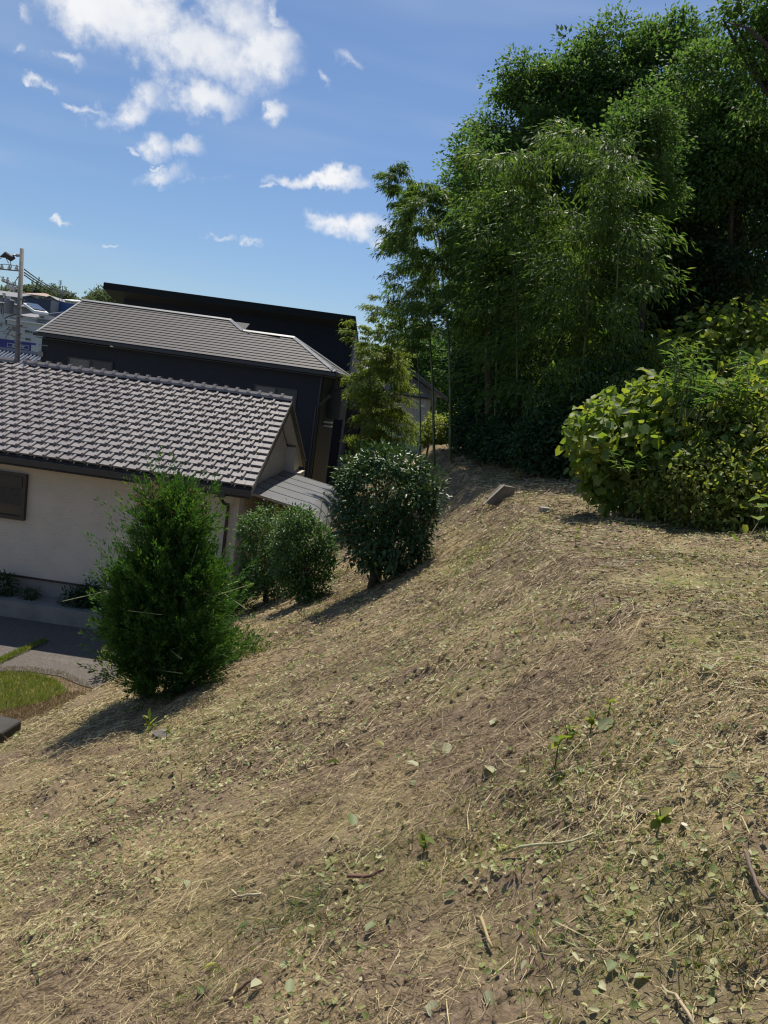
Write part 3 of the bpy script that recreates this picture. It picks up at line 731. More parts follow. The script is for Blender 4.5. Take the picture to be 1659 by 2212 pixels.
q = MB(); q.slab([(.12, 1.0, 0), (.12, 7.9, 0), (.12, 7.9, BE - 2.19), (.12, 1.0, BE - .56)], (.10, 0, 0)); q.bx(.12, .75, 4.5, 7.9, 0, BE - 3.4); q.build('side_wall', M_gstone, bh)
q = MB(); q.bx(.22, .5, 1.3, 3.2, BE - 5.6, BE - 3.4); q.build('bay_window', M_dark, bh)

# ================================================================== pale striped building and tiled house beyond the bamboo
sb_c = P(786, 960, 40); sb = empty('striped_building', (sb_c[0], sb_c[1], sb_c[2] - 1.0), -math.radians(6)); tag(sb, 'low cream building with white horizontal bands behind the bamboo', 'building')
q = MB(); q.bx(0, 2.9, 0, 4, 0, 3.75); q.build('wall', plain('cream_render', (.55, .52, .46), .8, .06, 3), sb)
for zz in (1.55, 2.45, 3.3): q = MB(); q.bx(-.02, 2.92, -.05, 0, zz, zz + .06); q.build('band', M_white, sb)
q = MB(); q.bx(-.08, 3.0, -.12, 4.1, 3.75, 3.83); q.build('roof', M_dark, sb)
q = MB(); q.bx(-.12, -.03, -.1, .1, 0, 3.9); q.build('downpipe', M_dark, sb)

th_c = P(962, 860, 44); th = empty('tiled_house', (th_c[0], th_c[1], th_c[2] - 3.6), math.radians(14)); tag(th, 'grey weathered house with silvery tiled roof glimpsed behind the bamboo', 'house')
TZ = 3.6; half = 3.2
M_boards = plain('weathered_boards', (.46, .44, .41), .85, .2, 5)
q = MB(); q.slab([(-.5, 0, 0), (-.5 - 2 * (half - .5), 0, 0), (-.5 - 2 * (half - .5), 0, TZ + .1), (-half, 0, TZ + 1.5), (-.5, 0, TZ + .1)], (0, 6, 0)); w_ = q.build('wall', M_boards, th)
x = -.5
while x > -5.8: q = MB(); q.bx(x - .012, x + .012, -.02, 0, 0, TZ - .1); q.build('batten', M_boards, w_); x -= .35
M_silver = plain('silver_tile', (.33, .33, .34), .35, .15, 12)
rf = empty('roof', (0, 0, 0), 0, th)
for r in range(11):
    for s_ in (0, 1):
        t0, t1 = r / 11, (r + 1.15) / 11; q = MB()
        xa, xb_ = -half * t0, -half * min(t1, 1); za, zb = TZ + 1.75 * t0 + .05, TZ + 1.75 * min(t1, 1) + .02
        if s_: xa, xb_ = -2 * half - xa, -2 * half - xb_
        q.slab([(xa, -.5, za), (xa, 6.4, za), (xb_, 6.4, zb), (xb_, -.5, zb)], (0, 0, -.05)); q.build('tile_course', M_silver, rf)
q = MB(); q.bx(-half - .12, -half + .12, -.55, 6.4, TZ + 1.72, TZ + 1.95); q.build('ridge', M_silver, rf)
q = MB(); q.slab([(.02, -.5, TZ - .02), (-half, -.5, TZ + 1.7), (-half, -.5, TZ + 1.5), (.02, -.5, TZ - .2)], (0, .04, 0)); q.build('bargeboard', plain('grey_wood', (.20, .17, .14), .8), rf)
w_ = empty('window', (0, 0, 0), 0, th); q = MB(); q.bx(-1.35, -.6, -.06, -.03, 2.0, 3.0); q.build('pane', M_glass, w_)
q = MB()
for e in ((-1.42, -1.35), (-1.0, -.95), (-.6, -.53)): q.bx(e[0], e[1], -.10, -.02, 1.95, 3.05)
q.bx(-1.45, -.5, -.12, -.02, 3.05, 3.12); q.build('frame', M_boards, w_)

# ================================================================== town on the far hillside
M_cream = plain('town_cream', (.47, .44, .40), .8, .05); M_wht = plain('town_white', (.50, .50, .50), .7, .05); M_grw = plain('town_grey', (.27, .275, .29), .8, .08)
M_tan = plain('tan_roof', (.36, .27, .22), .8, .1, 5); M_grr = plain('grey_roof', (.20, .20, .21), .6, .1, 5); M_pink = plain('pink_roof', (.44, .25, .21), .8, .1, 5)
M_blue = plain('blue_sheet', (.035, .09, .26), .45, .1, 3); M_dnavy = plain('dark_blue_sheet', (.035, .05, .085), .5, .1, 3); M_solar = plain('solar_cell', (.035, .045, .075), .25, .2, 30)
def town_house(name, label, x0, x1, ytop, ybot, D, wall_m, roof_m, kind='hip', rh=8, wins=(), depth=8.0, eav=.5, rz=-.03, cat='house'):
    """front between px x0..x1 at the eave row ytop (left end); rh = roof height in px"""
    a = P(x0, ytop, D); c = P(x1, ytop + (x1 - x0) * .137, D); bz = P(x0, ybot, D)[2]
    w = c[0] - a[0]; h = a[2] - bz; R = rh * D / F0
    t = empty(name, (a[0], a[1], bz - 3.0), rz); tag(t, label, cat)
    q = MB(); q.bx(0, w, 0, depth, 0, h + 3.0); q.build('wall', wall_m, t)
    H = h + 3.0; q = MB(); e = eav
    if kind == 'hip':
        k_ = min(w, depth) * .42; A = [(-e, -e, H), (w + e, -e, H), (w + e, depth + e, H), (-e, depth + e, H)]; r1, r2 = (k_, depth / 2, H + R), (w - k_, depth / 2, H + R)
        q.slab([A[0], A[1], r2, r1], (0, 0, -.12)); q.slab([A[1], A[2], r2], (0, 0, -.12)); q.slab([A[2], A[3], r1, r2], (0, 0, -.12)); q.slab([A[3], A[0], r1], (0, 0, -.12))
    elif kind == 'gable':
        q.slab([(-e, -e, H), (w + e, -e, H), (w + e, depth / 2, H + R), (-e, depth / 2, H + R)], (0, 0, -.15)); q.slab([(-e, depth + e, H), (w + e, depth + e, H), (w + e, depth / 2, H + R), (-e, depth / 2, H + R)], (0, 0, -.15))
    elif kind == 'gable_front':
        q.slab([(-e, -e, H), (w / 2, -e, H + R), (w / 2, depth, H + R), (-e, depth, H)], (0, 0, -.15)); q.slab([(w + e, -e, H), (w / 2, -e, H + R), (w / 2, depth, H + R), (w + e, depth, H)], (0, 0, -.15))
        q.slab([(0, 0, H - .1), (w, 0, H - .1), (w / 2, 0, H + R - .15)], (0, .2, 0))
    else: q.bx(-e, w + e, -e, depth + e, H, H + R)
    q.build('roof', roof_m, t)
    for (u0, u1, v0, v1) in wins:
        wi = empty('window', (0, 0, 0), 0, t)
        q = MB(); q.bx(w * u0, w * u1, -.06, -.03, 3 + h * v0, 3 + h * v1); q.build('pane', M_glass, wi)
        q = MB(); q.bx(w * u0 - .06, w * u1 + .06, -.1, -.02, 3 + h * v1, 3 + h * v1 + .08); q.build('frame', M_wht, wi); q = MB(); q.bx(w * u0 - .06, w * u1 + .06, -.12, -.02, 3 + h * v0 - .08, 3 + h * v0); q.build('sill', M_wht, wi)
    return t, w, H, R
W2 = ((.15, .35, .35, .8), (.6, .85, .35, .8))
town_house('town_house', 'cream house with tan hipped roof on the hilltop right of the utility pole', 53, 95, 634, 648, 170, M_cream, M_tan, 'hip', 9, ((.08, .2, .3, .8), (.35, .55, .3, .8), (.75, .92, .3, .8)), 9)
town_house('town_house', 'grey house with small front gable beside the tan hipped roof', 99, 121, 645, 658, 160, M_grw, M_grr, 'gable_front', 7, (), 9)
town_house('town_house', 'low house with pale pink roof above the blue building', 124, 146, 647, 655, 165, M_cream, M_pink, 'gable', 5, (), 8)
town_house('town_house', 'hilltop house with white roof right of the pale pink roof', 141, 160, 648, 656, 158, M_wht, M_white, 'gable', 6, (), 8)
t, w, H, R = town_house('warehouse', 'long dark blue warehouse on the hillside', 48, 111, 641, 690, 135, M_dnavy, M_dnavy, 'flat', 1, ((.2, .26, .72, .76), (.3, .36, .72, .76)), 10, .05, cat='warehouse')
town_house('blue_building', 'bright blue metal clad building with pale end pillar', 117, 165, 652, 700, 130, M_blue, M_blue, 'flat', 1, (), 10, .05, cat='building')
town_house('pale_tower', 'narrow pale grey stair tower between two blue buildings', 110, 116, 650, 690, 128, M_grw, M_grw, 'flat', 1, (), 3, .0, cat='tower')
# house with solar roof: a slope turned to us
def slope_house():
    a, b_, c, d = [P(x, y, D) for x, y, D in ((50, 654, 116), (82, 658, 116), (105, 676, 108), (74, 671, 108))]
    t = empty('solar_house', (a[0], a[1], a[2] - 9), 0); tag(t, 'dark house with solar panels on its white-edged roof', 'house'); o = Vector((a[0], a[1], a[2] - 9))
    pts = [Vector(p) - o for p in (a, b_, c, d)]
    q = MB(); q.slab(pts, (0, 0, -.35)); rf = q.build('roof', M_white, t)
    ctr = sum(pts, Vector()) / 4
    n = 6
    for i in range(n):
        for j in range(3):
            def bl(u, v): return (pts[0] * (1 - u) + pts[1] * u) * (1 - v) + (pts[3] * (1 - u) + pts[2] * u) * v
            u0, u1, v0, v1 = .10 + .8 * i / n + .006, .10 + .8 * (i + 1) / n - .006, .08 + .82 * j / 3 + .01, .08 + .82 * (j + 1) / 3 - .01
            q = MB(); q.slab([bl(u0, v0) + Vector((0, 0, .16)), bl(u1, v0) + Vector((0, 0, .16)), bl(u1, v1) + Vector((0, 0, .16)), bl(u0, v1) + Vector((0, 0, .16))], (0, 0, -.06)); q.build('solar_panel', M_solar, rf)
    q = MB(); x0, x1 = pts[3].x + .4, pts[2].x - .3; yb = pts[3].y + .6
    q.slab([(x0, yb, -2), (x1, yb, -2), (x1, yb, pts[2].z - .4), (x0, yb, pts[3].z - .4)], (0, 7, 0)); q.slab([(x0, yb, -2), (x0, yb + 7.5, -2), (x0, yb + 7.5, pts[0].z - .5), (x0, yb, pts[3].z - .4)], (.3, 0, 0)); q.build('wall', M_dnavy, t)
slope_house()
town_house('town_house', 'small white house with grey gabled roof below the solar roof', 46, 72, 682, 694, 104, M_wht, M_grr, 'gable', 10, ((.3, .5, .3, .8),), 7)
town_house('pale_block', 'long pale grey block of flats with a row of small windows', 40, 118, 684, 706, 98, M_grw, M_grr, 'flat', 1.2, ((.16, .24, .35, .75), (.62, .68, .3, .75), (.8, .84, .3, .75)), 7, .2, cat='building')
town_house('pale_block', 'little cream box house in front of the blue building', 84, 112, 679, 690, 101, M_cream, M_grr, 'flat', .8, ((.15, .4, .3, .75),), 5, .1, cat='building')
town_house('workshop', 'white workshop with bright white roof edge beyond the utility pole', 22, 88, 692, 735, 84, M_wht, M_white, 'flat', 2.4, ((.52, .66, .5, .62), (.7, .75, .5, .6), (.1, .2, .5, .65), (.55, .7, .12, .22)), 9, .3, cat='workshop')
town_house('town_house', 'hillside house with broad grey tiled roof at the left edge', -25, 36, 634, 655, 140, M_grw, M_grr, 'gable', 13, ((.55, .7, .3, .8), (.78, .9, .3, .8)), 9)
town_house('town_house', 'plain white house left of the transformer with a dark window', -30, 28, 672, 735, 92, M_wht, M_wht, 'flat', 1, ((.58, .62, .55, .68), (.75, .8, .62, .8)), 8, .1)
town_house('town_house', 'grey house with balcony left of the pole', -20, 34, 651, 672, 120, M_grw, M_grr, 'hip', 6, W2, 8)
# shop with its blue sign
a = P(-30, 727, 70); c = P(80, 742, 70); s = empty('shop', (a[0], a[1], a[2] - 7), -.03); tag(s, 'shop with deep blue sign band behind the tiled roof', 'shop')
M_sign = plain('sign_blue', (.025, .03, .20), .5, .05)
w = c[0] - a[0]; q = MB(); q.bx(0, w, 0, 9, 0, 6.2); q.build('wall', M_grw, s)
q = MB(); q.bx(0, w, -.25, 0, 5.7, 7.0); band = q.build('sign_band', M_sign, s)
M_S = Matrix.Translation((a[0], a[1], a[2] - 7)) @ Matrix.Rotation(-.03, 4, 'Z')
f0 = face_px(M_S, 17, 741, -.25); f1 = face_px(M_S, 64, 757, -.25); fx0, fx1, fz1, fz0 = f0.x, f1.x, f0.z + .02, f1.z + .05
sg = empty('sign_panel', (0, 0, 0), 0, s); q = MB(); q.bx(fx0, fx1, -.33, -.25, fz0, fz1); q.build('board', M_sign, sg)
q = MB(); e = .045
for bb in ((fx0, fx1, fz1 - e, fz1), (fx0, fx1, fz0, fz0 + e), (fx0, fx0 + e, fz0 + e, fz1 - e), (fx1 - e, fx1, fz0 + e, fz1 - e)): q.bx(bb[0], bb[1], -.36, -.33, bb[2], bb[3])
q.build('border', M_wht, sg)
tx = bpy.data.curves.new('lettering', 'FONT'); tx.body = 'KeePer'; tx.size = (fz1 - fz0) * 1.02; tx.shear = .22; tx.offset = .018; tx.extrude = .015; tx.align_x = 'CENTER'; tx.materials.append(M_wht)
tob = bpy.data.objects.new('lettering_curve', tx); tme = bpy.data.meshes.new_from_object(tob); bpy.data.objects.remove(tob); to = bpy.data.objects.new('lettering', tme); col.objects.link(to); to.parent = sg; to.rotation_euler = (math.pi / 2, 0, 0); to.location = ((fx0 + fx1) / 2, -.36, fz0 + (fz1 - fz0) * .22)
q = MB(); f2 = face_px(M_S, 69, 750, -.3); q.bx(f2.x, f2.x + .42, -.45, -.25, f2.z - .35, f2.z + .2); q.build('light_box', M_wht, s)
# old roof with blue-grey tiles just beyond the ridge
a = P(8, 757, 48); c = P(90, 768, 48)
s = empty('old_house', (a[0], a[1], -4.5), -.03); tag(s, 'old house with blue-grey latticed tile roof below the blue sign', 'house'); hz = a[2] + 4.5; w = c[0] - a[0]
q = MB(); q.bx(-.5, w + .5, -4, 4, 0, hz - 1.5); q.build('wall', M_grw, s)
rf = empty('roof', (0, 0, 0), 0, s); M_bt = plain('blue_grey_tile', (.17, .20, .26), .3, .25, 20)
q = MB(); q.slab([(-1, 0, hz), (w + 1, 0, hz), (w + 1, -4.6, hz - 2.0), (-1, -4.6, hz - 2.0)], (0, 0, -.1)); q.slab([(-1, 0, hz), (w + 1, 0, hz), (w + 1, 4.6, hz - 2.0), (-1, 4.6, hz - 2.0)], (0, 0, -.1)); q.build('roof_deck', plain('blue_dark', (.06, .07, .1), .6), rf)
x = -1
while x < w + 1: q = MB(); q.tube([(x, -.05, hz + .03), (x, -4.6, hz - 1.97)], .055, 6); q.build('tile_roll', M_bt, rf); x += .24
q = MB(); q.bx(-1, w + 1, -.16, .16, hz, hz + .18); q.build('ridge', M_bt, rf)

# ================================================================== utility pole with its gear
pt, pb = P(47.6, 537, 40.0), P(36.5, 790, 40.0); dirp = (pb - pt) / np.linalg.norm(pb - pt); pbase = pt + dirp * ((pt[2] - (-4.6)) / -dirp[2])
up_ = empty('utility_pole', tuple(pbase)); tag(up_, 'tall concrete utility pole with crossarms, insulators and grey transformer', 'utility pole')
def pl(px, py, D=40.0): return Vector(P(px, py, D) - pbase)
q = MB(); q.tube([(0, 0, 0), Vector(pt - pbase)], [.165, .098], 16); q.build('shaft', M_pole, up_, smooth_=True)
zc = lambda z_: (z_[0] * .12404, 521 + z_[1] * .12404)
def z2(x, y, D=40.0): u_, v_ = zc((x, y)); return pl(u_, v_, D)
def bar(a, b_, r, name, mat=M_metal, n=6): q = MB(); q.tube([a, b_], r, n); return q.build(name, mat, up_)
for a, b_ in (((-60, 480), (352, 520)), ((40, 698), (350, 798)), ((-60, 1418), (475, 1505)), ((180, 1335), (330, 1355)), ((-40, 1180), (330, 1110)), ((200, 1060), (345, 1095)), ((130, 1540), (320, 1530)), ((60, 1600), (400, 1690))):
    bar(z2(*a), z2(*b_), .035, 'crossarm')
for a, b_ in (((352, 575), (236, 745)), ((85, 1700), (240, 1460)), ((265, 1730), (150, 1480)), ((120, 1600), (290, 1480)), ((230, 1460), (320, 1600))): bar(z2(*a), z2(*b_), .022, 'brace')
def insul(x, y, flip=False):
    p = z2(x, y); q = MB(); s_ = -1 if flip else 1
    q.tube([p, p + Vector((0, 0, .05 * s_)), p + Vector((0, 0, .06 * s_)), p + Vector((0, 0, .12 * s_)), p + Vector((0, 0, .13 * s_)), p + Vector((0, 0, .24 * s_))], [.09, .10, .075, .085, .05, .04], 10); q.build('insulator', M_porc, up_, smooth_=False)
for x, y in ((32, 482), (163, 488), (287, 497), (52, 698), (130, 712)): insul(x, y)
for x, y in ((145, 750), (222, 770), (75, 905), (150, 960), (190, 790), (250, 800)): insul(x, y, True)
p = z2(150, 1262); q = MB(); hh = z2(150, 1010).z - p.z; q.tube([p, p + Vector((0, 0, .03)), p + Vector((0, 0, hh - .05)), p + Vector((0, 0, hh))], [.22, .24, .24, .2], 18); q.build('transformer', plain('transformer_grey', (.16, .175, .20), .5, .08), up_, smooth_=False)
q = MB()
q.tube([z2(-80, 255), z2(20, 268), z2(95, 235), z2(200, 300), z2(260, 290)], [.02, .05, .16, .16, .05], 8); q.build('cable_joint', M_wire, up_, smooth_=True)
q = MB()
for k in range(3): q.tube([z2(200, 240 + 14 * k), z2(245, 262 - 14 * k), z2(290, 232 + 18 * k), z2(355, 240 + 12 * k)], .022, 6)
q.build('chain_links', M_metal, up_)
for i in range(9):
    tpos = z2(385 - i * 9, 640 + i * 130); q = MB(); s_ = 1 if i % 2 else -1; q.tube([tpos, tpos + Vector((s_ * .28, -.02, 0))], .014, 5); q.build('step_bolt', M_metal, up_)
for i in range(6):
    q = MB(); tpos = z2(372 - i * 12, 1010 + i * 150); q.tube([tpos - Vector((0, 0, .03)), tpos + Vector((0, 0, .03))], .16, 14); q.build('band', M_metal, up_)
for k, pts in enumerate((((30, 400), (160, 405), (350, 450)), ((105, 300), (150, 385)), ((170, 325), (205, 465)), ((0, 610), (70, 660), (215, 735)), ((40, 1060), (25, 1260), (70, 1350), (200, 1300), (320, 1270)), ((70, 1080), (55, 1290)), ((-40, 1560), (90, 1570), (160, 1490), (250, 1500)), ((90, 1330), (160, 1300), (330, 1260)))):
    q = MB(); q.tube([z2(*p_) for p_ in pts], .016, 5, cap=False); q.build('jumper_cable', M_wire, up_)
def wire(name, label, a, b_, sag, r=.014):
    a, b_ = Vector(a), Vector(b_); q = MB(); pts = []
    for i in range(17):
        t = i / 16; p = a.lerp(b_, t); p.z -= sag * 4 * t * (1 - t); pts.append(p)
    q.tube(pts, r, 5, cap=False); o = q.build(name, M_wire); tag(o, label, 'cable', 'overhead power lines'); return o
for k, (ya, xb, yb) in enumerate(((491, 1330, 895), (547, 1345, 905), (590, 1240, 900))):
    u_, v_ = zc((425, ya)); u2, v2 = zc((xb, yb)); wire('power_line', ('uppermost', 'middle', 'lowest')[k] + ' of three overhead lines sloping right from the utility pole', P(u_, v_, 40), P(u2, v2, 88), .45, .034)
for k, (ya, yb) in enumerate(((262, 250), (300, 300), (405, 395), (470, 455))):
    u_, v_ = zc((20, ya)); wire('power_line', ('topmost', 'second', 'third', 'lowest')[k] + ' of the lines leaving the utility pole to the left', P(u_, v_, 40), P(-160, v_ - 8, 33), .25, .02)
# thin masts on the hill
for (x, y0, y1, lab) in ((130, 606, 650, 'thin antenna mast with a rectangular head on the hilltop'), (134.5, 618, 650, 'shorter thin mast right of the antenna mast')):
    b_ = P(x, y1, 150); t_ = P(x + .6, y0, 150); an = empty('mast', tuple(b_)); tag(an, lab, 'antenna')
    q = MB(); q.tube([(0, 0, -2), Vector(t_ - b_)], .07, 6); q.build('shaft', M_metal, an)
    if y0 < 610:
        tt = Vector(t_ - b_); q = MB()
        for dx in (-.17, .17): q.tube([tt + Vector((dx * 1.6, 0, .0)), tt + Vector((dx * 1.6, 0, -.75))], .03, 5)
        for zz in (0, -.35, -.75): q.tube([tt + Vector((-.28, 0, zz)), tt + Vector((.28, 0, zz))], .03, 5)
        q.build('antenna_head', M_metal, an)

# ================================================================== vegetation
UP = np.array([0, 0, 1.0])
M_broad = leafmat('broad_leaf', [(0, (.066, .135, .052)), (.45, (.102, .19, .064)), (.85, (.145, .235, .076)), (1, (.20, .25, .085))], .55, .55, (1.1, 1.15, .5), spec=.22)
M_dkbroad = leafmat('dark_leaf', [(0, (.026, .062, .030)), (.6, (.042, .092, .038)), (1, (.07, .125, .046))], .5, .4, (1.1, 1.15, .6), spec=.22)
M_bamb = leafmat('bamboo_leaf', [(0, (.066, .13, .044)), (.5, (.10, .18, .055)), (.85, (.14, .22, .064)), (1, (.21, .25, .078))], .5, .55, (1.1, 1.15, .5), spec=.22)
M_ybamb = leafmat('young_bamboo_leaf', [(0, (.12, .20, .05)), (.5, (.18, .26, .066)), (1, (.28, .30, .09))], .5, .55, (1.15, 1.15, .5), spec=.22)
M_kudzu = leafmat('kudzu_leaf', [(0, (.11, .19, .05)), (.5, (.17, .26, .066)), (.85, (.24, .32, .08)), (1, (.33, .36, .10))], .5, .58, (1.3, 1.2, .4), spec=.3)
M_kudzu_o = leafmat('kudzu_leaf_single', [(0, (.12, .21, .055)), (.5, (.19, .29, .07)), (1, (.32, .36, .095))], .5, .58, (1.3, 1.2, .4), spec=.3, attr=False)
M_vine = leafmat('vine_leaf', [(0, (.12, .19, .05)), (.5, (.21, .28, .075)), (1, (.35, .35, .12))], .5, .58, (1.2, 1.15, .45), spec=.3)
M_camel = leafmat('camellia_leaf', [(0, (.026, .066, .022)), (.6, (.042, .094, .030)), (.93, (.06, .12, .036)), (1, (.13, .17, .04))], .40, .25, spec=.42)
M_lig = leafmat('privet_leaf', [(0, (.045, .11, .032)), (.6, (.08, .165, .045)), (1, (.15, .21, .06))], .4, .42, (1.0, 1.1, .5), spec=.4)
M_jun = leafmat('juniper_leaf', [(0, (.030, .085, .026)), (.5, (.055, .14, .035)), (.85, (.09, .19, .042)), (1, (.15, .22, .055))], .6, .45, (1.2, 1.2, .4), spec=.25)
M_dry = leafmat('dry_leaf', [(0, (.12, .085, .045)), (1, (.30, .24, .13))], .8, .3, (1.1, 1, .7))
M_grassb = leafmat('lawn_blade', [(0, (.10, .18, .035)), (.55, (.18, .27, .05)), (.8, (.28, .30, .09)), (1, (.40, .34, .17))], .6, .4)
M_far = leafmat('far_leaf', [(0, (.09, .13, .06)), (1, (.16, .20, .09))], .7, .45, (1, 1, .8), spec=.1)

def in_ell(p, E, k=1.0):
    r = np.full(len(p), 9.0)
    for (c, a) in E: r = np.minimum(r, np.linalg.norm((p - np.asarray(c)) / np.asarray(a), axis=1))
    return r
def shell_points(E, n, rmin, rmax, rng, cull=.8, lump=.13):
    area = np.array([a[0] * a[1] + a[1] * a[2] + a[0] * a[2] for _, a in E]); cnt = rng.multinomial(int(n * 1.5), area / area.sum())
    P_, O_ = [], []
    for (c, a), m_ in zip(E, cnt):
        d = rdir(rng, m_); r = rng.uniform(rmin, rmax, m_)[:, None]
        for kk in range(3): r = r * (1 + lump * np.sin(d @ (rng.normal(size=3) * (2.5 + 2.5 * kk)) + rng.uniform(0, 6.28)))[:, None]
        P_.append(np.asarray(c) + d * np.asarray(a) * r); O_.append(unit(d / np.asarray(a)))
    p, o = np.concatenate(P_), np.concatenate(O_)
    if len(E) > 1 and cull: k = in_ell(p, E) > cull * rmin; p, o = p[k], o[k]
    s = rng.permutation(len(p))[:n]; return p[s], o[s]
def limb_path(a, b_, rng, bend=.12, n=5):
    a, b_ = np.asarray(a), np.asarray(b_); L_ = np.linalg.norm(b_ - a); off = rng.normal(size=3) * L_ * bend; off[2] = abs(off[2]) * .6
    return [tuple(a + (b_ - a) * t + off * math.sin(math.pi * t)) for t in np.linspace(0, 1, n)]
def crown(E, nclump, nleaf, cr, ll, lw, mat, rng, rmin=.5, flat=.6, upb=.5, shape='rhomb', droop=.1, gmin=True):
    c, o = shell_points(E, int(nclump * 1.45), rmin, 1.0, rng, .75)
    sz_ = np.mean([np.mean(e[1]) for e in E]); lob = np.zeros(len(c))                    # boughs stand out, hollows stay open
    for kk in range(5): lob += np.sin(c @ (rdir(rng, 1)[0] * rng.uniform(3.2, 7.0) / max(sz_, .4) ** .5) + rng.uniform(0, 6.28))
    keep = lob > np.quantile(lob, .31); c, o, lob = c[keep], o[keep], lob[keep]; c = c + o * (lob * .10 * min(sz_, 1.6))[:, None]
    n = len(c) * nleaf; idx = np.repeat(np.arange(len(c)), nleaf); sz = rng.uniform(.55, 1.35, len(c))[idx][:, None]
    off = rdir(rng, n) * (rng.random((n, 1)) ** .45) * np.array([1, 1, flat]) * cr * .95 * sz
    p = c[idx] + off; on = o[idx]
    ax = unit(unit(off + 1e-6) * .7 + on * .5 + rdir(rng, n) * .6 + np.array([0, 0, -.25])); nr = UP * upb + on * .4 + rdir(rng, n) * .75
    tone = np.clip(rng.normal(.45, .22, n) + (rng.random(len(c))[idx] - .5) * .35, 0, 1)
    L_ = rng.uniform(.7, 1.3, n) * ll
    return leaf_mesh('crown', p, ax, nr, L_, L_ * lw / ll, mat, rng, shape, droop, .1, tone), c
def tree(name, label, base, E, nclump, nleaf, cr, ll, lw, mat, seed, tr=.16, cat='tree', group=None, nlimb=9, **kw):
    rng = np.random.default_rng(seed); base = np.asarray(base, float)
    t = empty(name, tuple(base)); tag(t, label, cat, group)
    El = [(np.asarray(c) - base, a) for c, a in E]
    me, c = crown(El, nclump, nleaf, cr, ll, lw, mat, rng, **kw); link('crown', me, t)
    cc = np.mean([e[0] for e in El], axis=0); zlow = min(e[0][2] - e[1][2] for e in El); top = np.array([cc[0], cc[1], cc[2]]); q = MB()
    fork = np.array([top[0] * .55, top[1] * .55, max(zlow * .9, top[2] * .35)])
    q.tube([(0, 0, -.2), tuple(fork * .5 + rng.normal(size=3) * .06), tuple(fork), tuple(top)], [tr * 1.25, tr, tr * .8, tr * .35], 9); q.build('trunk', M_bark, t, smooth_=True)
    q = MB()
    for k in rng.permutation(len(c))[:nlimb]:
        a = fork + (top - fork) * rng.uniform(0, .8); q.tube(limb_path(a, c[k], rng), [tr * .42, tr * .34, tr * .26, tr * .17, tr * .08], 6)
    q.build('limbs', M_bark, t, smooth_=True)
    return t
def PE(px, py, D, rx, ry, rz): return (P(px, py, D), (rx, ry, rz))
def base_at(px, D): p = P(px, 900, D); return np.array([p[0], p[1], gz(p[0], p[1])])

# ---- broadleaf trees of the wood on the right
def PS(px, py, D, rx, rz, ry=None):        # ellipsoid with its half sizes given in measuring units
    k = D / F0; return (P(px, py, D), (rx * k, (ry or max(rx, rz)) * k, rz * k))
tree('broadleaf_tree', 'tall broadleaf tree with the rounded crown at the left end of the wood', base_at(1100, 28), [PS(1075, 420, 28, 95, 120), PS(1030, 310, 28, 45, 50), PS(1085, 290, 28, 45, 45), PS(1010, 400, 28, 35, 50), PS(1080, 590, 28, 100, 120), PS(1110, 760, 27, 90, 90)], 620, 70, .6, .125, .07, M_broad, 1, .2)
tree('broadleaf_tree', 'tall broadleaf tree whose lobed crown stands up behind the bamboo', base_at(1200, 27), [PS(1150, 200, 27, 60, 45), PS(1215, 190, 27, 70, 50), PS(1200, 270, 27, 100, 75), PS(1108, 180, 27, 22, 25), PS(1130, 152, 27, 28, 24), PS(1190, 158, 27, 24, 22), PS(1245, 140, 27, 26, 24)], 430, 62, .55, .125, .07, M_broad, 2, .24)
tree('broadleaf_tree', 'highest broadleaf tree in the middle of the wood', base_at(1400, 27), [PS(1380, 180, 27, 95, 75), PS(1300, 100, 27, 36, 34), PS(1325, 80, 27, 24, 30), PS(1390, 88, 27, 40, 30), PS(1455, 84, 27, 36, 28), PS(1505, 100, 27, 30, 28), PS(1420, 130, 27, 80, 45), PS(1420, 270, 27, 130, 80), PS(1300, 180, 27, 55, 70)], 620, 66, .58, .125, .07, M_broad, 3, .28)
tree('broadleaf_tree', 'broadleaf tree with light airy branches in the top right corner', base_at(1720, 20), [PS(1645, 20, 20, 60, 45), PS(1590, 30, 20, 30, 16), PS(1620, 70, 20, 34, 22), PS(1690, 100, 20, 70, 80), PS(1720, 10, 20, 90, 80), PS(1640, 180, 20, 45, 60)], 150, 42, .5, .13, .065, M_broad, 4, .2, nlimb=18)
tree('broadleaf_tree', 'broad green tree high on the right edge of the wood', base_at(1620, 23), [PS(1600, 260, 23, 115, 110), PS(1540, 190, 23, 90, 75), PS(1660, 330, 22, 100, 100), PS(1540, 360, 22, 80, 80), PS(1470, 330, 23, 60, 80)], 520, 60, .55, .12, .068, M_broad, 5, .25)
tree('broadleaf_tree', 'leafy tree mixed into the left front of the bamboo', base_at(1075, 21.5), [PS(1050, 400, 21.5, 62, 75), PS(1020, 330, 21.5, 36, 40), PS(1085, 500, 21, 65, 85), PS(1030, 530, 21.5, 48, 70), PS(1100, 640, 21, 70, 80)], 330, 60, .42, .10, .055, M_broad, 9, .12)
tree('broadleaf_tree', 'leafy tree between the bamboo and the dark hollow', base_at(1390, 20), [PS(1385, 330, 20, 60, 62), PS(1425, 270, 20, 44, 44), PS(1350, 250, 20.5, 50, 44), PS(1410, 420, 20, 42, 62)], 240, 60, .40, .10, .055, M_broad, 10, .12)
tree('evergreen_tree', 'very dark evergreen tree in deep shade at the right edge', base_at(1600, 23), [PS(1600, 520, 23, 130, 140), PS(1500, 580, 23.5, 95, 130), PS(1660, 430, 23, 100, 110), PS(1540, 700, 23.5, 115, 90)], 430, 55, .65, .13, .075, M_dkbroad, 6, .22)
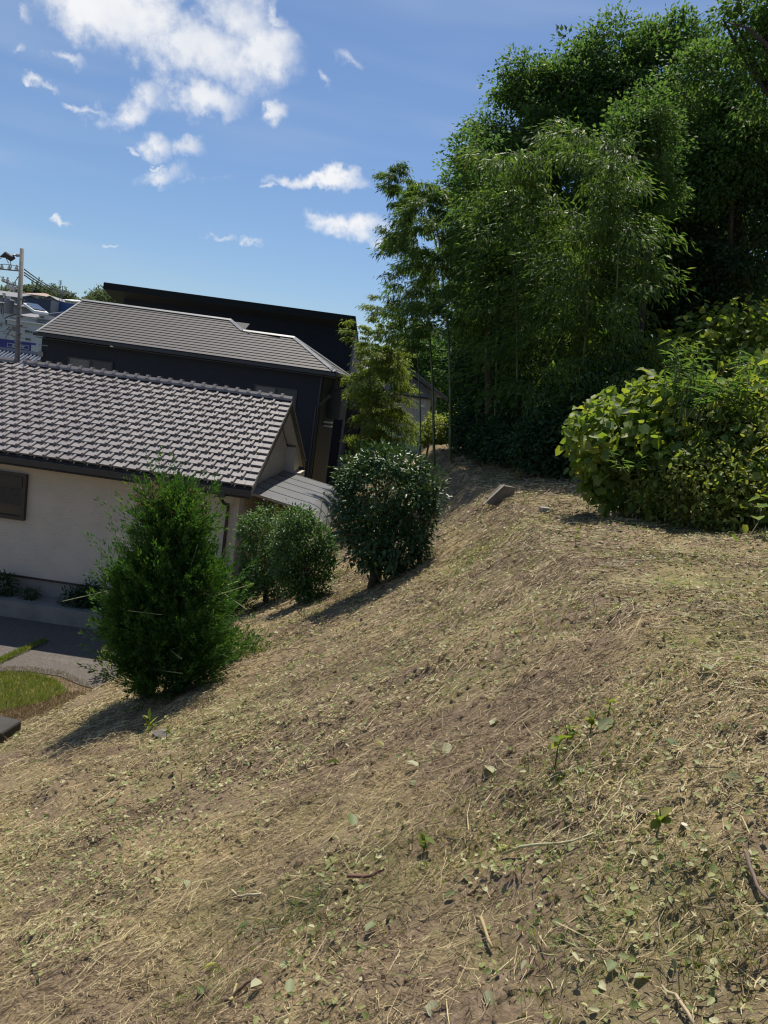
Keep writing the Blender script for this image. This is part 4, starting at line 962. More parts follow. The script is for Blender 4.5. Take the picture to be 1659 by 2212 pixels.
tree('evergreen_tree', 'dark evergreen tree filling the shade between the bamboo and the right edge', base_at(1440, 26), [PS(1430, 560, 26, 105, 150), PS(1400, 760, 25, 120, 105), PS(1460, 420, 26, 100, 110)], 360, 55, .7, .13, .075, M_dkbroad, 7, .22)
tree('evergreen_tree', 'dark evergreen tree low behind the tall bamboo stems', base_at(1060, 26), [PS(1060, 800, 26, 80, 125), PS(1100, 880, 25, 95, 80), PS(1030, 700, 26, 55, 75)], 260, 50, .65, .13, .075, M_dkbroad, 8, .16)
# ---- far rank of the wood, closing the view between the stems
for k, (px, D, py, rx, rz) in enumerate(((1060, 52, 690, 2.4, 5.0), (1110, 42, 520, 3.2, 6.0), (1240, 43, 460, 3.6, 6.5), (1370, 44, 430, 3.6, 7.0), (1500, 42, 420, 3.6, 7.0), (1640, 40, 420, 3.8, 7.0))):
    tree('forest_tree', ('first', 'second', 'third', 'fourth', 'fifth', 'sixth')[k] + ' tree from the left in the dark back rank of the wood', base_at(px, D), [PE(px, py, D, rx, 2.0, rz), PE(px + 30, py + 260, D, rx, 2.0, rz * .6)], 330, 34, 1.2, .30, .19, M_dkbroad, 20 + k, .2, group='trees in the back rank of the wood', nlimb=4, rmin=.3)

for k, (px, D, py, rx, rz) in enumerate(((890, 66, 745, 2.6, 2.6), (950, 70, 770, 3.0, 3.2), (1000, 64, 800, 2.6, 3.0))):
    tree('forest_tree', ('left', 'middle', 'right')[k] + ' of three distant trees seen above the roof of the grey weathered house', base_at(px, D), [PE(px, py + 20, D, rx, 2.0, rz), PE(px + 20, py + 75, D, rx, 2.0, rz)], 160, 36, 1.1, .34, .2, M_broad, 28 + k + 10, .2, group='trees beyond the grey house', nlimb=4, rmin=.3)
# ---- bamboo
def bamboo(name, label, base, top, height_px_dir, H, r0, mat, seed, start=.38, nb=26, blen=1.1, nleaf=110, ll=.17, lw=.028, lean=(0, 0), arch=.25, group=None, dens=1.0):
    rng = np.random.default_rng(seed); base = np.asarray(base, float); t = empty(name, tuple(base)); tag(t, label, 'bamboo', group)
    tip = np.asarray(top) - base
    def curve(s):                                   # straight culm with the tip bowing over
        return np.array([tip[0] * (s * (1 - arch) + arch * s ** 3), tip[1] * (s * (1 - arch) + arch * s ** 3), tip[2] * (1.08 * s - .08 * s ** 3)])
    nn_ = int(tip[2] / .34); ss, rr_ = [0.0], [r0]
    for j in range(1, nn_):                         # swollen nodes
        s = j / nn_; w_ = r0 * (1 - .9 * s); ss += [s - .0018, s, s + .0018]; rr_ += [w_, w_ * 1.16, w_]
    ss.append(1.0); rr_.append(r0 * .08)
    q = MB(); q.tube([(0, 0, -.15)] + [tuple(curve(s)) for s in ss], [r0] + rr_, 8); culm = q.build('culm', M_culm, t, smooth_=True)
    pl_, ax_, nr_, tw = [], [], [], MB()
    for k in range(int(nb * dens)):
        s = start + (1 - start) * ((k + rng.random()) / (nb * dens)) ** .8; c = curve(min(s, 1)); az = rng.uniform(0, 2 * np.pi); out_ = np.array([math.cos(az), math.sin(az), 0])
        bl = blen * (1.15 - .5 * max(0, (s - .55) / .45)) * rng.uniform(.6, 1.25); m_ = int(nleaf * bl / blen)
        u = np.sqrt(rng.random(m_)); path = lambda u: c + np.outer(u * bl, out_) + np.outer(u * .55 * bl - u ** 2 * .62 * bl, UP)
        side = rng.normal(size=(m_, 3)) * (.10 + .20 * u)[:, None] * bl * .55; side[:, 2] *= .55
        p = path(u) + side; pl_.append(p); d = unit(side + out_ * .35 + np.array([0, 0, -.35]) + rdir(rng, m_) * .35); ax_.append(d); nr_.append(UP + rdir(rng, m_) * .8)
        tw.tube([tuple(x) for x in path(np.linspace(0, .95, 4))], [.008, .006, .004, .002], 4, cap=False)
    p, ax, nr = map(np.concatenate, (pl_, ax_, nr_)); L_ = rng.uniform(.7, 1.3, len(p)) * ll
    link('crown', leaf_mesh('crown', p, ax, nr, L_, L_ * lw / ll, mat, rng, 'rhomb', .12, .1), t); tw.build('branches', M_culm, t)
    return t
def bam(label, bpx, bD, tpx, tpy, tD, mat, seed, **kw):
    b = base_at(bpx, bD); top = P(tpx, tpy, tD); return bamboo('bamboo', label, b, top, 0, 0, kw.pop('r0', .04), mat, seed, **kw)
g1 = G(972, 1000); g2 = G(938, 1010)
bamboo('bamboo', 'tall bamboo with bare pole rising beside the dark wood, right of the pair', g1, P(900, 395, g1[1] + 1), 0, 0, .05, M_bamb, 31, .40, 44, .9, 270, ll=.15, lw=.032, arch=.45)
bamboo('bamboo', 'tall bamboo with bare pole, left of the pair, its tip bowing left', g2, P(850, 365, g2[1] + 1.5), 0, 0, .045, M_bamb, 32, .36, 50, .92, 290, ll=.15, lw=.032, arch=.4)
b3 = base_at(925, 25); bamboo('bamboo', 'thin dark bamboo just left of the tall pair', b3, P(830, 500, 26), 0, 0, .03, M_bamb, 33, .5, 28, .95, 160, lw=.034, arch=.5)
for k, (bx_, D, tx, ty, lab, mt, nb) in enumerate(((800, 29, 768, 690, 'young pale bamboo leaning against the corner of the black house', M_ybamb, 30), (840, 28, 815, 660, 'young bamboo with arching pale tip over the striped building', M_ybamb, 30),
        (838, 27, 852, 745, 'short yellow-green bamboo in front of the striped building', M_ybamb, 34), (862, 28, 828, 640, 'green bamboo arching left over the yellow-green ones', M_ybamb, 26), (815, 27, 800, 740, 'lowest yellow-green bamboo behind the glossy shrub', M_ybamb, 30)  )):
    bam(lab, bx_, D, tx, ty, D, mt, 40 + k, r0=.022, start=.12, nb=nb, blen=.72, nleaf=165, ll=.14, lw=.030, arch=.35, dens=1.25)
for k, (bx_, D, tx, ty, lab) in enumerate(((1130, 27, 1070, 270, 'bamboo with pale feathery top at the left front of the wood'), (1180, 26, 1150, 240, 'bamboo with grey-green plume against the broadleaf crown'), (1240, 25, 1215, 250, 'bamboo in the wood with sunlit plume below the lobed tree'),
        (1290, 24, 1310, 260, 'leaning bamboo with sunlit yellow edge in the middle of the wood'), (1330, 24, 1380, 310, 'bamboo arching right towards the dark hollow'), (1200, 23, 1175, 470, 'shorter bamboo hanging over the dark stems'), (1270, 22.5, 1255, 500, 'shorter shaded bamboo above the vine-clad pole'),
        (1150, 25, 1100, 420, 'bamboo drooping over the dark evergreen'), (1330, 23.5, 1365, 380, 'bamboo with thin sunlit rim beside the dark hollow'), (1100, 28, 1010, 400, 'bamboo leaning left out of the wood'), (1230, 27, 1180, 370, 'bamboo mixed into the middle of the green wall'),
        (1190, 19.5, 1160, 275, 'bamboo hanging forward over the shaded ground'), (1130, 19.5, 1065, 320, 'bamboo at the front of the wood above the shaded path'), (1260, 18.2, 1265, 290, 'front bamboo of the wood above the dark shrubs'), (1080, 21, 1050, 500, 'low bamboo beside the right tall pole'), (1320, 17.8, 1330, 320, 'front bamboo leaning towards the kudzu mound'),
        (1400, 27, 1430, 230, 'bamboo tall against the highest broadleaf tree'), (1480, 26, 1500, 280, 'bamboo near the right end of the wood'))):
    bam(lab, bx_, D, tx, ty, D, M_bamb, 60 + k, r0=.04, start=.5 if D == 21 else .16 if D < 21.6 else .22, nb=44, blen=1.3, nleaf=140, ll=.18, lw=.036, arch=.4, dens=1.1, group='bamboo in the wood')
# bare culms standing in the shade
for k, (px, py0, py1, D) in enumerate(((1195, 680, 850, 22), (1217, 700, 850, 22.5), (1040, 640, 780, 25), (1060, 690, 790, 25.5))):
    a = base_at(px, D); tp = P(px - 6, py0, D); t = empty('bamboo_culm', tuple(a)); tag(t, 'dim bare bamboo pole in the shade, ' + ('left of the two nearest the vine-clad pole', 'right of the two nearest the vine-clad pole', 'left of the two by the tall pair', 'right of the two by the tall pair')[k], 'bamboo', 'bare bamboo poles')
    q = MB(); q.tube([(0, 0, -.1), Vector(tp - a)], [.04, .03], 8); q.build('culm', plain('dim_culm', (.16, .15, .09), .5), t)

# ---- shrubs in the shade along the edge of the wood
def shrub(name, label, px, py, rx, ry, rz, mat, seed, n=2600, ll=.10, lw=.055, cat='shrub', group=None, rmin=.55, D=None, shape='rhomb', E=None, stems=6):
    rng = np.random.default_rng(seed); g = G(px, py) if D is None else base_at(px, D); t = empty(name, tuple(g)); tag(t, label, cat, group)
    E = E or [((0, 0, rz * .8), (rx, ry, rz)), ((rx * .5, -.1, rz * .6), (rx * .6, ry * .7, rz * .75)), ((-rx * .5, .1, rz * .65), (rx * .6, ry * .7, rz * .7))]
    p, o = shell_points(E, n, rmin, 1.06, rng, .7); m_ = len(p); p += rng.normal(size=(m_, 3)) * .05; k = p[:, 2] > .02; p, o = p[k], o[k]; m_ = len(p)
    ax = unit(o * .5 + rdir(rng, m_) * .8 + np.array([0, 0, -.1])); nr = UP * .8 + o * .6 + rdir(rng, m_) * .6; L_ = rng.uniform(.7, 1.3, m_) * ll
    link('foliage', leaf_mesh('foliage', p, ax, nr, L_, L_ * lw / ll, mat, rng, shape, .12, .12), t)
    q = MB()
    for i in range(stems):
        e = p[rng.integers(m_)]; q.tube(limb_path((rng.normal() * .05, rng.normal() * .05, -.05), tuple(e * .9), rng, .1, 4), [.022, .018, .012, .005], 5)
    q.build('stems', M_twig, t); return t
SH = [(1040, 985, .9, .8, 1.0, 23.5), (1095, 1000, .9, .8, .8, 21), (1150, 985, 1.0, .8, 1.1, 19.5), (1210, 990, .9, .8, 1.0, 17.5), (1130, 930, 1.1, .9, 1.6, 23), (1190, 900, 1.2, .9, 1.7, 21), (1260, 940, 1.1, .8, 1.5, 18), (1320, 900, 1.2, .9, 1.6, 17.5), (1030, 900, .9, .8, 1.5, 26), (1400, 880, 1.3, .9, 1.7, 19), (1480, 860, 1.3, .9, 1.7, 18.5)]
nm = ('low dark shrub beside the tall bamboo bases', 'low dark shrub behind the concrete step block', 'wide dark shrub in shade left of the bright thicket', 'dark shrub touching the left side of the bright thicket', 'upright dark shrub under the bamboo', 'dark shrub below the bare bamboo poles', 'shaded shrub at the foot of the vine-clad pole', 'shaded shrub behind the bright thicket, left', 'dark shrub behind the tall bamboo pair', 'shaded shrub behind the bright thicket, middle', 'shaded shrub behind the bright thicket, right')
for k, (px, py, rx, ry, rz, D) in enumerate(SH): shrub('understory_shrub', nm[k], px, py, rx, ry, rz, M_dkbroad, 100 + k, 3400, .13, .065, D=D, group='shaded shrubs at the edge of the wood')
# vine-covered pole
rng = np.random.default_rng(150); b = base_at(1275, 19.5); t = empty('vine_clad_pole', tuple(b)); tag(t, 'bamboo pole wrapped in broad kudzu leaves in the shade', 'vine'); tp = P(1268, 560, 19.5) - b
q = MB(); q.tube([(0, 0, -.1), Vector(tp)], [.045, .03], 8); q.build('culm', M_culm, t)
n = 1500; s = rng.random(n); r = (.12 + .5 * np.exp(-s * 3.2) + .10 * rng.random(n)); az = rng.uniform(0, 2 * np.pi, n); o = np.stack([np.cos(az), np.sin(az), np.zeros(n)], 1)
p = np.outer(s, tp) + o * r[:, None]; link('foliage', leaf_mesh('foliage', p, unit(o * .3 + rdir(rng, n) * .5 - UP * .6), o + UP * .7 + rdir(rng, n) * .4, rng.uniform(.10, .17, n), rng.uniform(.09, .14, n), M_kudzu, rng, 'leaf', .15), t)
# kudzu mound behind the thicket
def kudzu(name, label, base, E, n, nind, ll, seed, cat='vine', dry=0):
    rng = np.random.default_rng(seed); base = np.asarray(base, float); t = empty(name, tuple(base)); tag(t, label, cat); El = [(np.asarray(c) - base, a) for c, a in E]
    p, o = shell_points(El, n, .62, 1.04, rng, .85); k = p[:, 2] > -.15; p, o = p[k], o[k]; m_ = len(p)
    ax = unit(o * .35 + rdir(rng, m_) * .7 + np.array([0, 0, -.45])); nr = UP * .55 + o * .6 + rdir(rng, m_) * .7; L_ = rng.uniform(.55, 1.25, m_) * ll
    vis = (o[:, 1] < .25) * (in_ell(p, El) > .95); order = np.argsort(-(vis * L_)); ind = order[:nind]; restk = order[nind:]
    o_ = link('leaf_mass', leaf_mesh('leaf_mass', p[restk], ax[restk], nr[restk], L_[restk], L_[restk] * .85, M_kudzu, rng, 'leaf', .14, .12), t); tag(o_, kind='stuff')
    v, q_ = leaf_faces(np.zeros((1, 3)), np.array([[1.0, 0, 0]]), np.array([[0, 0, 1.0]]), 1.0, .86, 'leaf', .16, .12); base_me = np_mesh('kudzu_leaf', v, q_, M_kudzu_o)
    for i in ind:
        a = unit(ax[i]); z = nr[i] - a * np.dot(a, nr[i]); z = z / np.linalg.norm(z); y = np.cross(z, a); lo = link('leaf', base_me, t); l = L_[i] * 1.15
        lo.matrix_local = Matrix(((a[0] * l, y[0] * l, z[0] * l, p[i][0]), (a[1] * l, y[1] * l, z[1] * l, p[i][1]), (a[2] * l, y[2] * l, z[2] * l, p[i][2]), (0, 0, 0, 1)))
    q = MB()
    for i in rng.permutation(m_)[:30]: q.tube(limb_path((p[i][0] * .85 + .1, p[i][1] * .8 + .1, -.05), p[i] * np.array([.93, .93, .95]), rng, .05, 5), [.007, .006, .005, .004, .003], 5)
    q.build('stems', M_twig, t); return t
kb = base_at(1560, 19); kudzu('kudzu_mound', 'shaded mound of grey-green kudzu leaves behind the bright thicket', kb, [PE(1570, 765, 19, 1.3, 1.0, .95), PE(1500, 790, 18.6, 1.0, 1.0, .8), PE(1650, 745, 19, 1.4, 1.0, 1.0), PE(1440, 850, 18.5, 1.0, .9, .8), PE(1600, 880, 18.5, 2.4, 1.0, 1.2)], 5600, 90, .17, 160)
# ---- the bright thicket in front: kudzu on the left, leafy vine and bamboo grass on the right
tb = G(1330, 1080); 
kudzu('kudzu_thicket', 'sunlit thicket of broad yellow-green kudzu leaves on the right', tb, [PE(1340, 905, 10.9, .5, .8, .36), PE(1280, 950, 10.6, .34, .6, .42), PE(1420, 870, 10.8, .5, .8, .36), PE(1500, 890, 10.4, .5, .7, .45), PE(1400, 960, 10.2, .5, .5, .34), PE(1350, 1000, 10.7, .5, .6, .45), PE(1460, 990, 9.9, .35, .4, .3), PE(1320, 1040, 10.7, .45, .5, .35), PE(1430, 1060, 10.2, .45, .4, .35), PE(1570, 890, 10.0, .5, .5, .42), PE(1640, 940, 9.6, .5, .5, .45), PE(1540, 1000, 9.5, .45, .4, .4), PE(1640, 1060, 9.1, .45, .4, .36), PE(1690, 850, 10.4, .6, .6, .5)], 7000, 292, .135, 170)
def thicket(name, label, base, E, n, mat, ll, lw, seed, cat, shape='leaf'):
    rng = np.random.default_rng(seed); base = np.asarray(base, float); t = empty(name, tuple(base)); tag(t, label, cat); El = [(np.asarray(c) - base, a) for c, a in E]
    p, o = shell_points(El, n, .5, 1.05, rng, .8); m_ = len(p); p += rng.normal(size=(m_, 3)) * .04
    ax = unit(o * .5 + rdir(rng, m_) * .8); nr = UP * .7 + o * .5 + rdir(rng, m_) * .7; L_ = rng.uniform(.6, 1.4, m_) * ll
    link('foliage', leaf_mesh('foliage', p, ax, nr, L_, L_ * lw / ll, mat, rng, shape, .12, .12), t); q = MB()
    for i in rng.permutation(m_)[:60]: q.tube(limb_path((p[i][0] * .85, p[i][1] * .9 + .1, -.05), p[i], rng, .06, 5), [.006, .005, .004, .003, .002], 5)
    q.build('stems', M_twig, t); return t
vb = G(1560, 1130)
thicket('vine_thicket', 'dense small-leaved vine tangle at the right edge, beside the kudzu', vb, [PE(1560, 960, 9.8, .65, .8, .6), PE(1640, 900, 9.9, .6, .8, .5), PE(1500, 1040, 9.5, .5, .5, .42), PE(1600, 1040, 9.1, .7, .6, .42), PE(1700, 1000, 9.2, .7, .8, .7), PE(1420, 1050, 9.9, .45, .4, .35), PE(1520, 1100, 9.4, .5, .4, .3), PE(1620, 1110, 9.0, .5, .4, .3)], 10500, M_vine, .065, .035, 180, 'vine')
def bamboo_grass(label, base, E, nst, seed, ll=.2, hmin=.3, hmax=.7):
    rng = np.random.default_rng(seed); base = np.asarray(base, float); t = empty('bamboo_grass', tuple(base)); tag(t, label, 'bamboo grass', 'bamboo grass in the thicket'); q = MB(); pp, aa, nn_ = [], [], []
    for k in range(nst):
        a = np.array([rng.uniform(-E[0], E[0]), rng.uniform(-E[1], E[1]), 0.0]); h = rng.uniform(hmin, hmax); tp_ = a + np.array([rng.normal() * .15, rng.normal() * .15, h]); q.tube([tuple(a), tuple((a + tp_) / 2 + rng.normal(size=3) * .02), tuple(tp_)], [.006, .005, .003], 5)
        for j in range(9): u = rng.uniform(.35, 1); az = rng.uniform(0, 6.28); pp.append(a + (tp_ - a) * u); aa.append((math.cos(az), math.sin(az), rng.uniform(-.3, .7))); nn_.append((rng.normal() * .3, rng.normal() * .3, 1))
    m_ = len(pp); link('foliage', leaf_mesh('foliage', np.array(pp), np.array(aa), np.array(nn_), rng.uniform(.6, 1.2, m_) * ll, rng.uniform(.018, .03, m_), M_bamb, rng, 'leaf', .2), t); q.build('stems', M_culm, t)
bg0 = P(1560, 930, 9.9); bamboo_grass('bamboo grass sprouting through the top of the vine tangle', bg0, (.7, .5), 90, 190, hmin=.3, hmax=.85)
bg1 = P(1500, 830, 10.2); bamboo_grass('few tall bamboo grass shoots above the bright thicket', bg1, (.22, .2), 7, 191, .2, .3, .55)
bg2 = P(1640, 830, 10.2); bamboo_grass('bamboo grass shoots above the thicket at the right edge', bg2, (.2, .2), 6, 192, .2, .25, .5)
bg3 = P(1400, 1030, 9.9); bamboo_grass('fine bamboo grass hanging low under the kudzu leaves', bg3, (.4, .25), 40, 193, .16, .15, .35)
# dead stems under the thicket
rng = np.random.default_rng(195); gb = G(1280, 1040); t = empty('dead_stems', tuple(gb)); tag(t, 'brown dead stems and leaves hanging under the left end of the thicket', 'dead stems'); q = MB()
for k in range(36):
    a = Vector((rng.uniform(-.25, .75), rng.uniform(.15, .6), 0)); q.tube([a, a + Vector((rng.normal() * .1, rng.normal() * .1, .4)), a + Vector((rng.normal() * .2, rng.normal() * .2, rng.uniform(.6, 1.0)))], [.004, .003, .002], 4)
q.build('stems', M_twig, t); n = 2200; p = np.stack([rng.uniform(-.45, 1.0, n), rng.uniform(-.1, .6, n), rng.uniform(.03, .95, n)], 1)
link('dry_leaves', leaf_mesh('dry_leaves', p, unit(rdir(rng, n) * .5 - UP), rdir(rng, n), rng.uniform(.06, .12, n), rng.uniform(.03, .06, n), M_dry, rng, 'leaf', .2), t)
# trailing kudzu shoots at the lower right
for k, (px, py, sd, lab) in enumerate(((1430, 1115, 200, 'kudzu shoot with big pale leaves hanging at the foot of the thicket'), (1600, 1110, 201, 'kudzu runner with broad lit leaves at the lower right edge'), (1560, 1135, 202, 'low trailing kudzu runner beside the dark hollow'), (1645, 1170, 203, 'kudzu runner lying on the slope at the right edge'))):
    rng = np.random.default_rng(sd); g = G(px, py); t = empty('kudzu_runner', tuple(g)); tag(t, lab, 'vine', 'kudzu runners at the foot of the thicket')
    pth = [(0, .4, .35), (0, .15, .33), (-.1, -.05, .2), (-.2, -.15, .08), (-.38, -.2, .05)]; q = MB(); q.tube(pth, .006, 5); q.build('stem', M_twig, t); n = 9
    p = np.array([np.array(pth[rng.integers(5)]) + rng.normal(size=3) * .05 for _ in range(n)]); p[:, 2] = np.abs(p[:, 2]) + .03
    v, q_ = leaf_faces(np.zeros((1, 3)), np.array([[1.0, 0, 0]]), np.array([[0, 0, 1.0]]), 1.0, .9, 'leaf', .14, .12); bme = np_mesh('runner_leaf', v, q_, M_kudzu_o)
    for i in range(n):
        lo = link('leaf', bme, t); lo.location = p[i]; s_ = rng.uniform(.09, .17); lo.scale = (s_, s_, s_); lo.rotation_euler = (rng.normal() * .5 + .35, rng.normal() * .5, rng.uniform(0, 6.28))

# ================================================================== garden trees on the bank
# ---- conifer: tufts of scale-leaf sprays
def juniper(name, label, px, py, height, E, ntuft, seed, per=24, tl=.30, dryside=True):
    rng = np.random.default_rng(seed); g = G(px, py); t = empty(name, tuple(g)); tag(t, label, 'conifer')
    c, o = shell_points(E, ntuft, .5, .97, rng, .75, .17); k = c[:, 2] > .05; c, o = c[k], o[k]; m_ = len(c)
    big = 1 + .7 * (rng.random(m_) > .85); d = unit(o * .75 + UP * .85 + rdir(rng, m_) * .35); ln = rng.uniform(.6, 1.3, m_) * tl * big
    idx = np.repeat(np.arange(m_), per); n = len(idx); u = rng.random(n) ** .8
    tw = rdir(rng, n); tw -= d[idx] * np.sum(tw * d[idx], 1, keepdims=True); tw = unit(tw); wid = (.36 * (1 - u) ** .7 * np.minimum(1, u * 4 + .25))[:, None] * ln[idx][:, None] * .55
    p = c[idx] + d[idx] * (u * ln[idx])[:, None] + tw * wid * rng.random((n, 1)); ax = unit(d[idx] * 1.25 + tw * .6 + rdir(rng, n) * .22)
    tone = np.clip(rng.normal(.4, .2, n) + (rng.random(m_)[idx] - .5) * .45 + u * .15, 0, 1); L_ = rng.uniform(.03, .065, n)
    link('crown', leaf_mesh('crown', p, ax, rdir(rng, n), L_, L_ * .26, M_jun, rng, 'rhomb', .05, .1, tone), t)
    q = MB(); q.tube([(0, 0, -.15), (.04, 0, height * .35), (.15, .05, height * .6)], [.09, .07, .02], 8)
    for i in rng.permutation(m_)[:40]: q.tube(limb_path((0, 0, rng.uniform(.15, .6) * height), c[i], rng, .1, 4), [.03, .022, .014, .006], 5)
    q.build('trunk', M_bark, t)
    if dryside:
        n = 1100; j = rng.choice(np.where((c[:, 2] > height * .6) & (o[:, 0] < .4))[0], n); p = c[j] * np.array([1.04, 1.04, 1.02]) + rng.normal(size=(n, 3)) * .09 + o[j] * .08
        link('dry_vine', leaf_mesh('dry_vine', p, rdir(rng, n), rdir(rng, n), rng.uniform(.03, .07, n), rng.uniform(.012, .03, n), M_dry, rng, 'rhomb', .1), t)
        q = MB()
        for i in rng.permutation(m_)[:26]:
            a = Vector(c[i] * 1.03); q.tube([a, a + Vector(o[i] * .12) + Vector(rng.normal(size=3) * .08), a + Vector(o[i] * .2) + Vector(rng.normal(size=3) * .22)], .004, 4)
        tag(q.build('vine_stems', plain('pale_stem', (.30, .32, .16), .7), t), kind='stuff')
    return t
gj = G(315, 1518)
SC = gj[1] / 1659 * 1.04                                   # metres per measuring unit at the conifer
def ju(px, py, rx, rz, dy=0.0, ry=None):                   # ellipsoid seen at (px, py), half sizes in measuring units
    p = P(349 + (px - 349) * .9, py + 26, gj[1] + dy) - gj; return (p, (rx * SC * .58, (ry or rx) * SC * .62, rz * SC * .74))
juniper('conifer', 'large shaggy dark green conifer in front of the white house', 315, 1518, 3.6,
        [ju(375, 1135, 62, 80), ju(345, 1100, 46, 50), ju(412, 1120, 34, 55), ju(365, 1230, 108, 95), ju(440, 1250, 52, 65), ju(300, 1280, 75, 85), ju(330, 1370, 105, 95), ju(400, 1350, 90, 90), ju(290, 1330, 75, 60), ju(350, 1440, 95, 60), ju(420, 1410, 70, 55)], 2300, 210, 58, .38)
juniper('conifer', 'small feathery conifer at the right foot of the large one', 490, 1345, .8, [((0, 0, .3), (.30, .35, .32)), ((.18, .1, .42), (.25, .3, .3)), ((-.15, 0, .35), (.25, .25, .3))], 300, 211, 26, .24, False)
juniper('conifer', 'low spreading conifer shoots beside the mown slope', 455, 1440, .6, [((0, 0, .2), (.40, .35, .28)), ((.22, -.05, .2), (.28, .25, .25))], 300, 212, 24, .22, False)

# ---- broadleaf shrubs with trunks
def garden_tree(name, label, px, py, E, n, mat, ll, lw, seed, tr=.05, cat='shrub', rmin=.68, shape='leaf', stems=9, split=0):
    rng = np.random.default_rng(seed); g = G(px, py); t = empty(name, tuple(g)); tag(t, label, cat); El = [(np.asarray(c) - g, a) for c, a in E]
    nc = n // 7; c, o = shell_points(El, nc, rmin, 1.0, rng, .85); m_ = len(c); idx = np.repeat(np.arange(m_), 7); k = len(idx)
    off = rng.normal(size=(k, 3)) * ll * .75; p = c[idx] + off; on = o[idx]; ax = unit(on * .55 + unit(off) * .6 + rdir(rng, k) * .45 - UP * .12); nr = UP * .9 + on * .45 + rdir(rng, k) * .45; L_ = rng.uniform(.65, 1.25, k) * ll
    tone = np.clip(rng.random(k) * .8 + (rng.random(m_)[idx] - .5) * .3 + .1, 0, 1)
    link('foliage', leaf_mesh('foliage', p, ax, nr, L_, L_ * lw / ll, mat, rng, shape, .16, .14, tone), t); q = MB(); low = min(e[0][2] for e in El)
    ctr = np.mean([e[0] for e in El], axis=0)
    q.tube([(0, 0, -.15), tuple(ctr * .3), tuple(ctr * .8)], [tr * 1.2, tr, tr * .5], 9); q.build('trunk', M_bark, t, smooth_=True); q = MB()
    for i in rng.permutation(m_)[:stems * 3]: q.tube(limb_path(tuple(ctr * rng.uniform(.2, .7)), c[i], rng, .1, 4), [tr * .4, tr * .3, tr * .2, tr * .08], 5)
    for i in range(stems):                                  # long shoots out of the top
        j = rng.integers(m_)
        if o[j][2] > .3: q.tube([tuple(c[j]), tuple(c[j] + np.array([rng.normal() * .05, rng.normal() * .05, .18])), tuple(c[j] + np.array([rng.normal() * .1, rng.normal() * .1, .3]))], [.005, .004, .002], 4)
    q.build('limbs', M_twig, t); return t
gc = G(805, 1266); Dc = gc[1]; sC = Dc / 1659 * 1.01
def ce(px, py, rx, rz, dy=0.0, ry=None, D=Dc, s=sC): return (P(px, py + 10, D + dy), (rx * s, (ry or rx) * s, rz * s))
garden_tree('camellia', 'round dark camellia with shiny leaves, tallest of the garden shrubs', 805, 1266, [ce(830, 1060, 105, 88), ce(795, 1100, 75, 75), ce(880, 1095, 68, 75), ce(840, 1140, 95, 68), ce(770, 1020, 45, 40), ce(840, 990, 70, 35), ce(915, 1040, 36, 40), ce(880, 1170, 48, 42), ce(800, 1180, 55, 36), ce(850, 1200, 55, 32)], 11000, M_camel, .075, .040, 220, .085)
gs = G(575, 1305); Ds = gs[1]; sS = Ds / 1659 * 1.02
garden_tree('garden_shrub', 'small-leaved clipped shrub left of the camellia, next to the conifer', 575, 1305, [ce(575, 1145, 60, 55, 0, None, Ds, sS), ce(562, 1195, 50, 55, 0, None, Ds, sS), ce(600, 1215, 55, 50, 0, None, Ds, sS), ce(550, 1135, 38, 38, 0, None, Ds, sS), ce(580, 1245, 40, 32, 0, None, Ds, sS)], 9000, M_lig, .052, .026, 221, .05)
gs2 = G(668, 1298); D2 = gs2[1]; s2 = D2 / 1659 * 1.02
garden_tree('garden_shrub', 'small-leaved bushy shrub touching the left side of the camellia', 668, 1298, [ce(655, 1160, 58, 60, 0, None, D2, s2), ce(640, 1120, 40, 35, 0, None, D2, s2), ce(668, 1215, 52, 55, 0, None, D2, s2), ce(700, 1180, 32, 45, 0, None, D2, s2), ce(630, 1200, 40, 50, 0, None, D2, s2), ce(668, 1255, 45, 30, 0, None, D2, s2), ce(640, 1245, 35, 30, 0, None, D2, s2)], 9500, M_lig, .056, .029, 222, .05)
# thin shoots standing above the shrubs
for k, (px, py, h, lab) in enumerate(((688, 1130, .55, 'tall thin shoot sprouting above the bushy shrub'), (705, 1125, .4, 'shorter twin shoot beside the tall thin one'))):
    rng = np.random.default_rng(230 + k); b = P(px, py, D2 - .1); t = empty('shoot', tuple(b)); tag(t, lab, 'shoot'); q = MB(); q.tube([(0, 0, -.2), (.01, 0, h * .5), (.04, 0, h)], [.007, .005, .002], 5); q.build('stem', M_twig, t); n = 16
    u = rng.random(n); p = np.stack([.04 * u, 0 * u, h * u], 1); link('foliage', leaf_mesh('foliage', p, unit(rdir(rng, n) + UP * .4), UP + rdir(rng, n) * .5, .05, .022, M_lig, rng, 'leaf', .1), t)
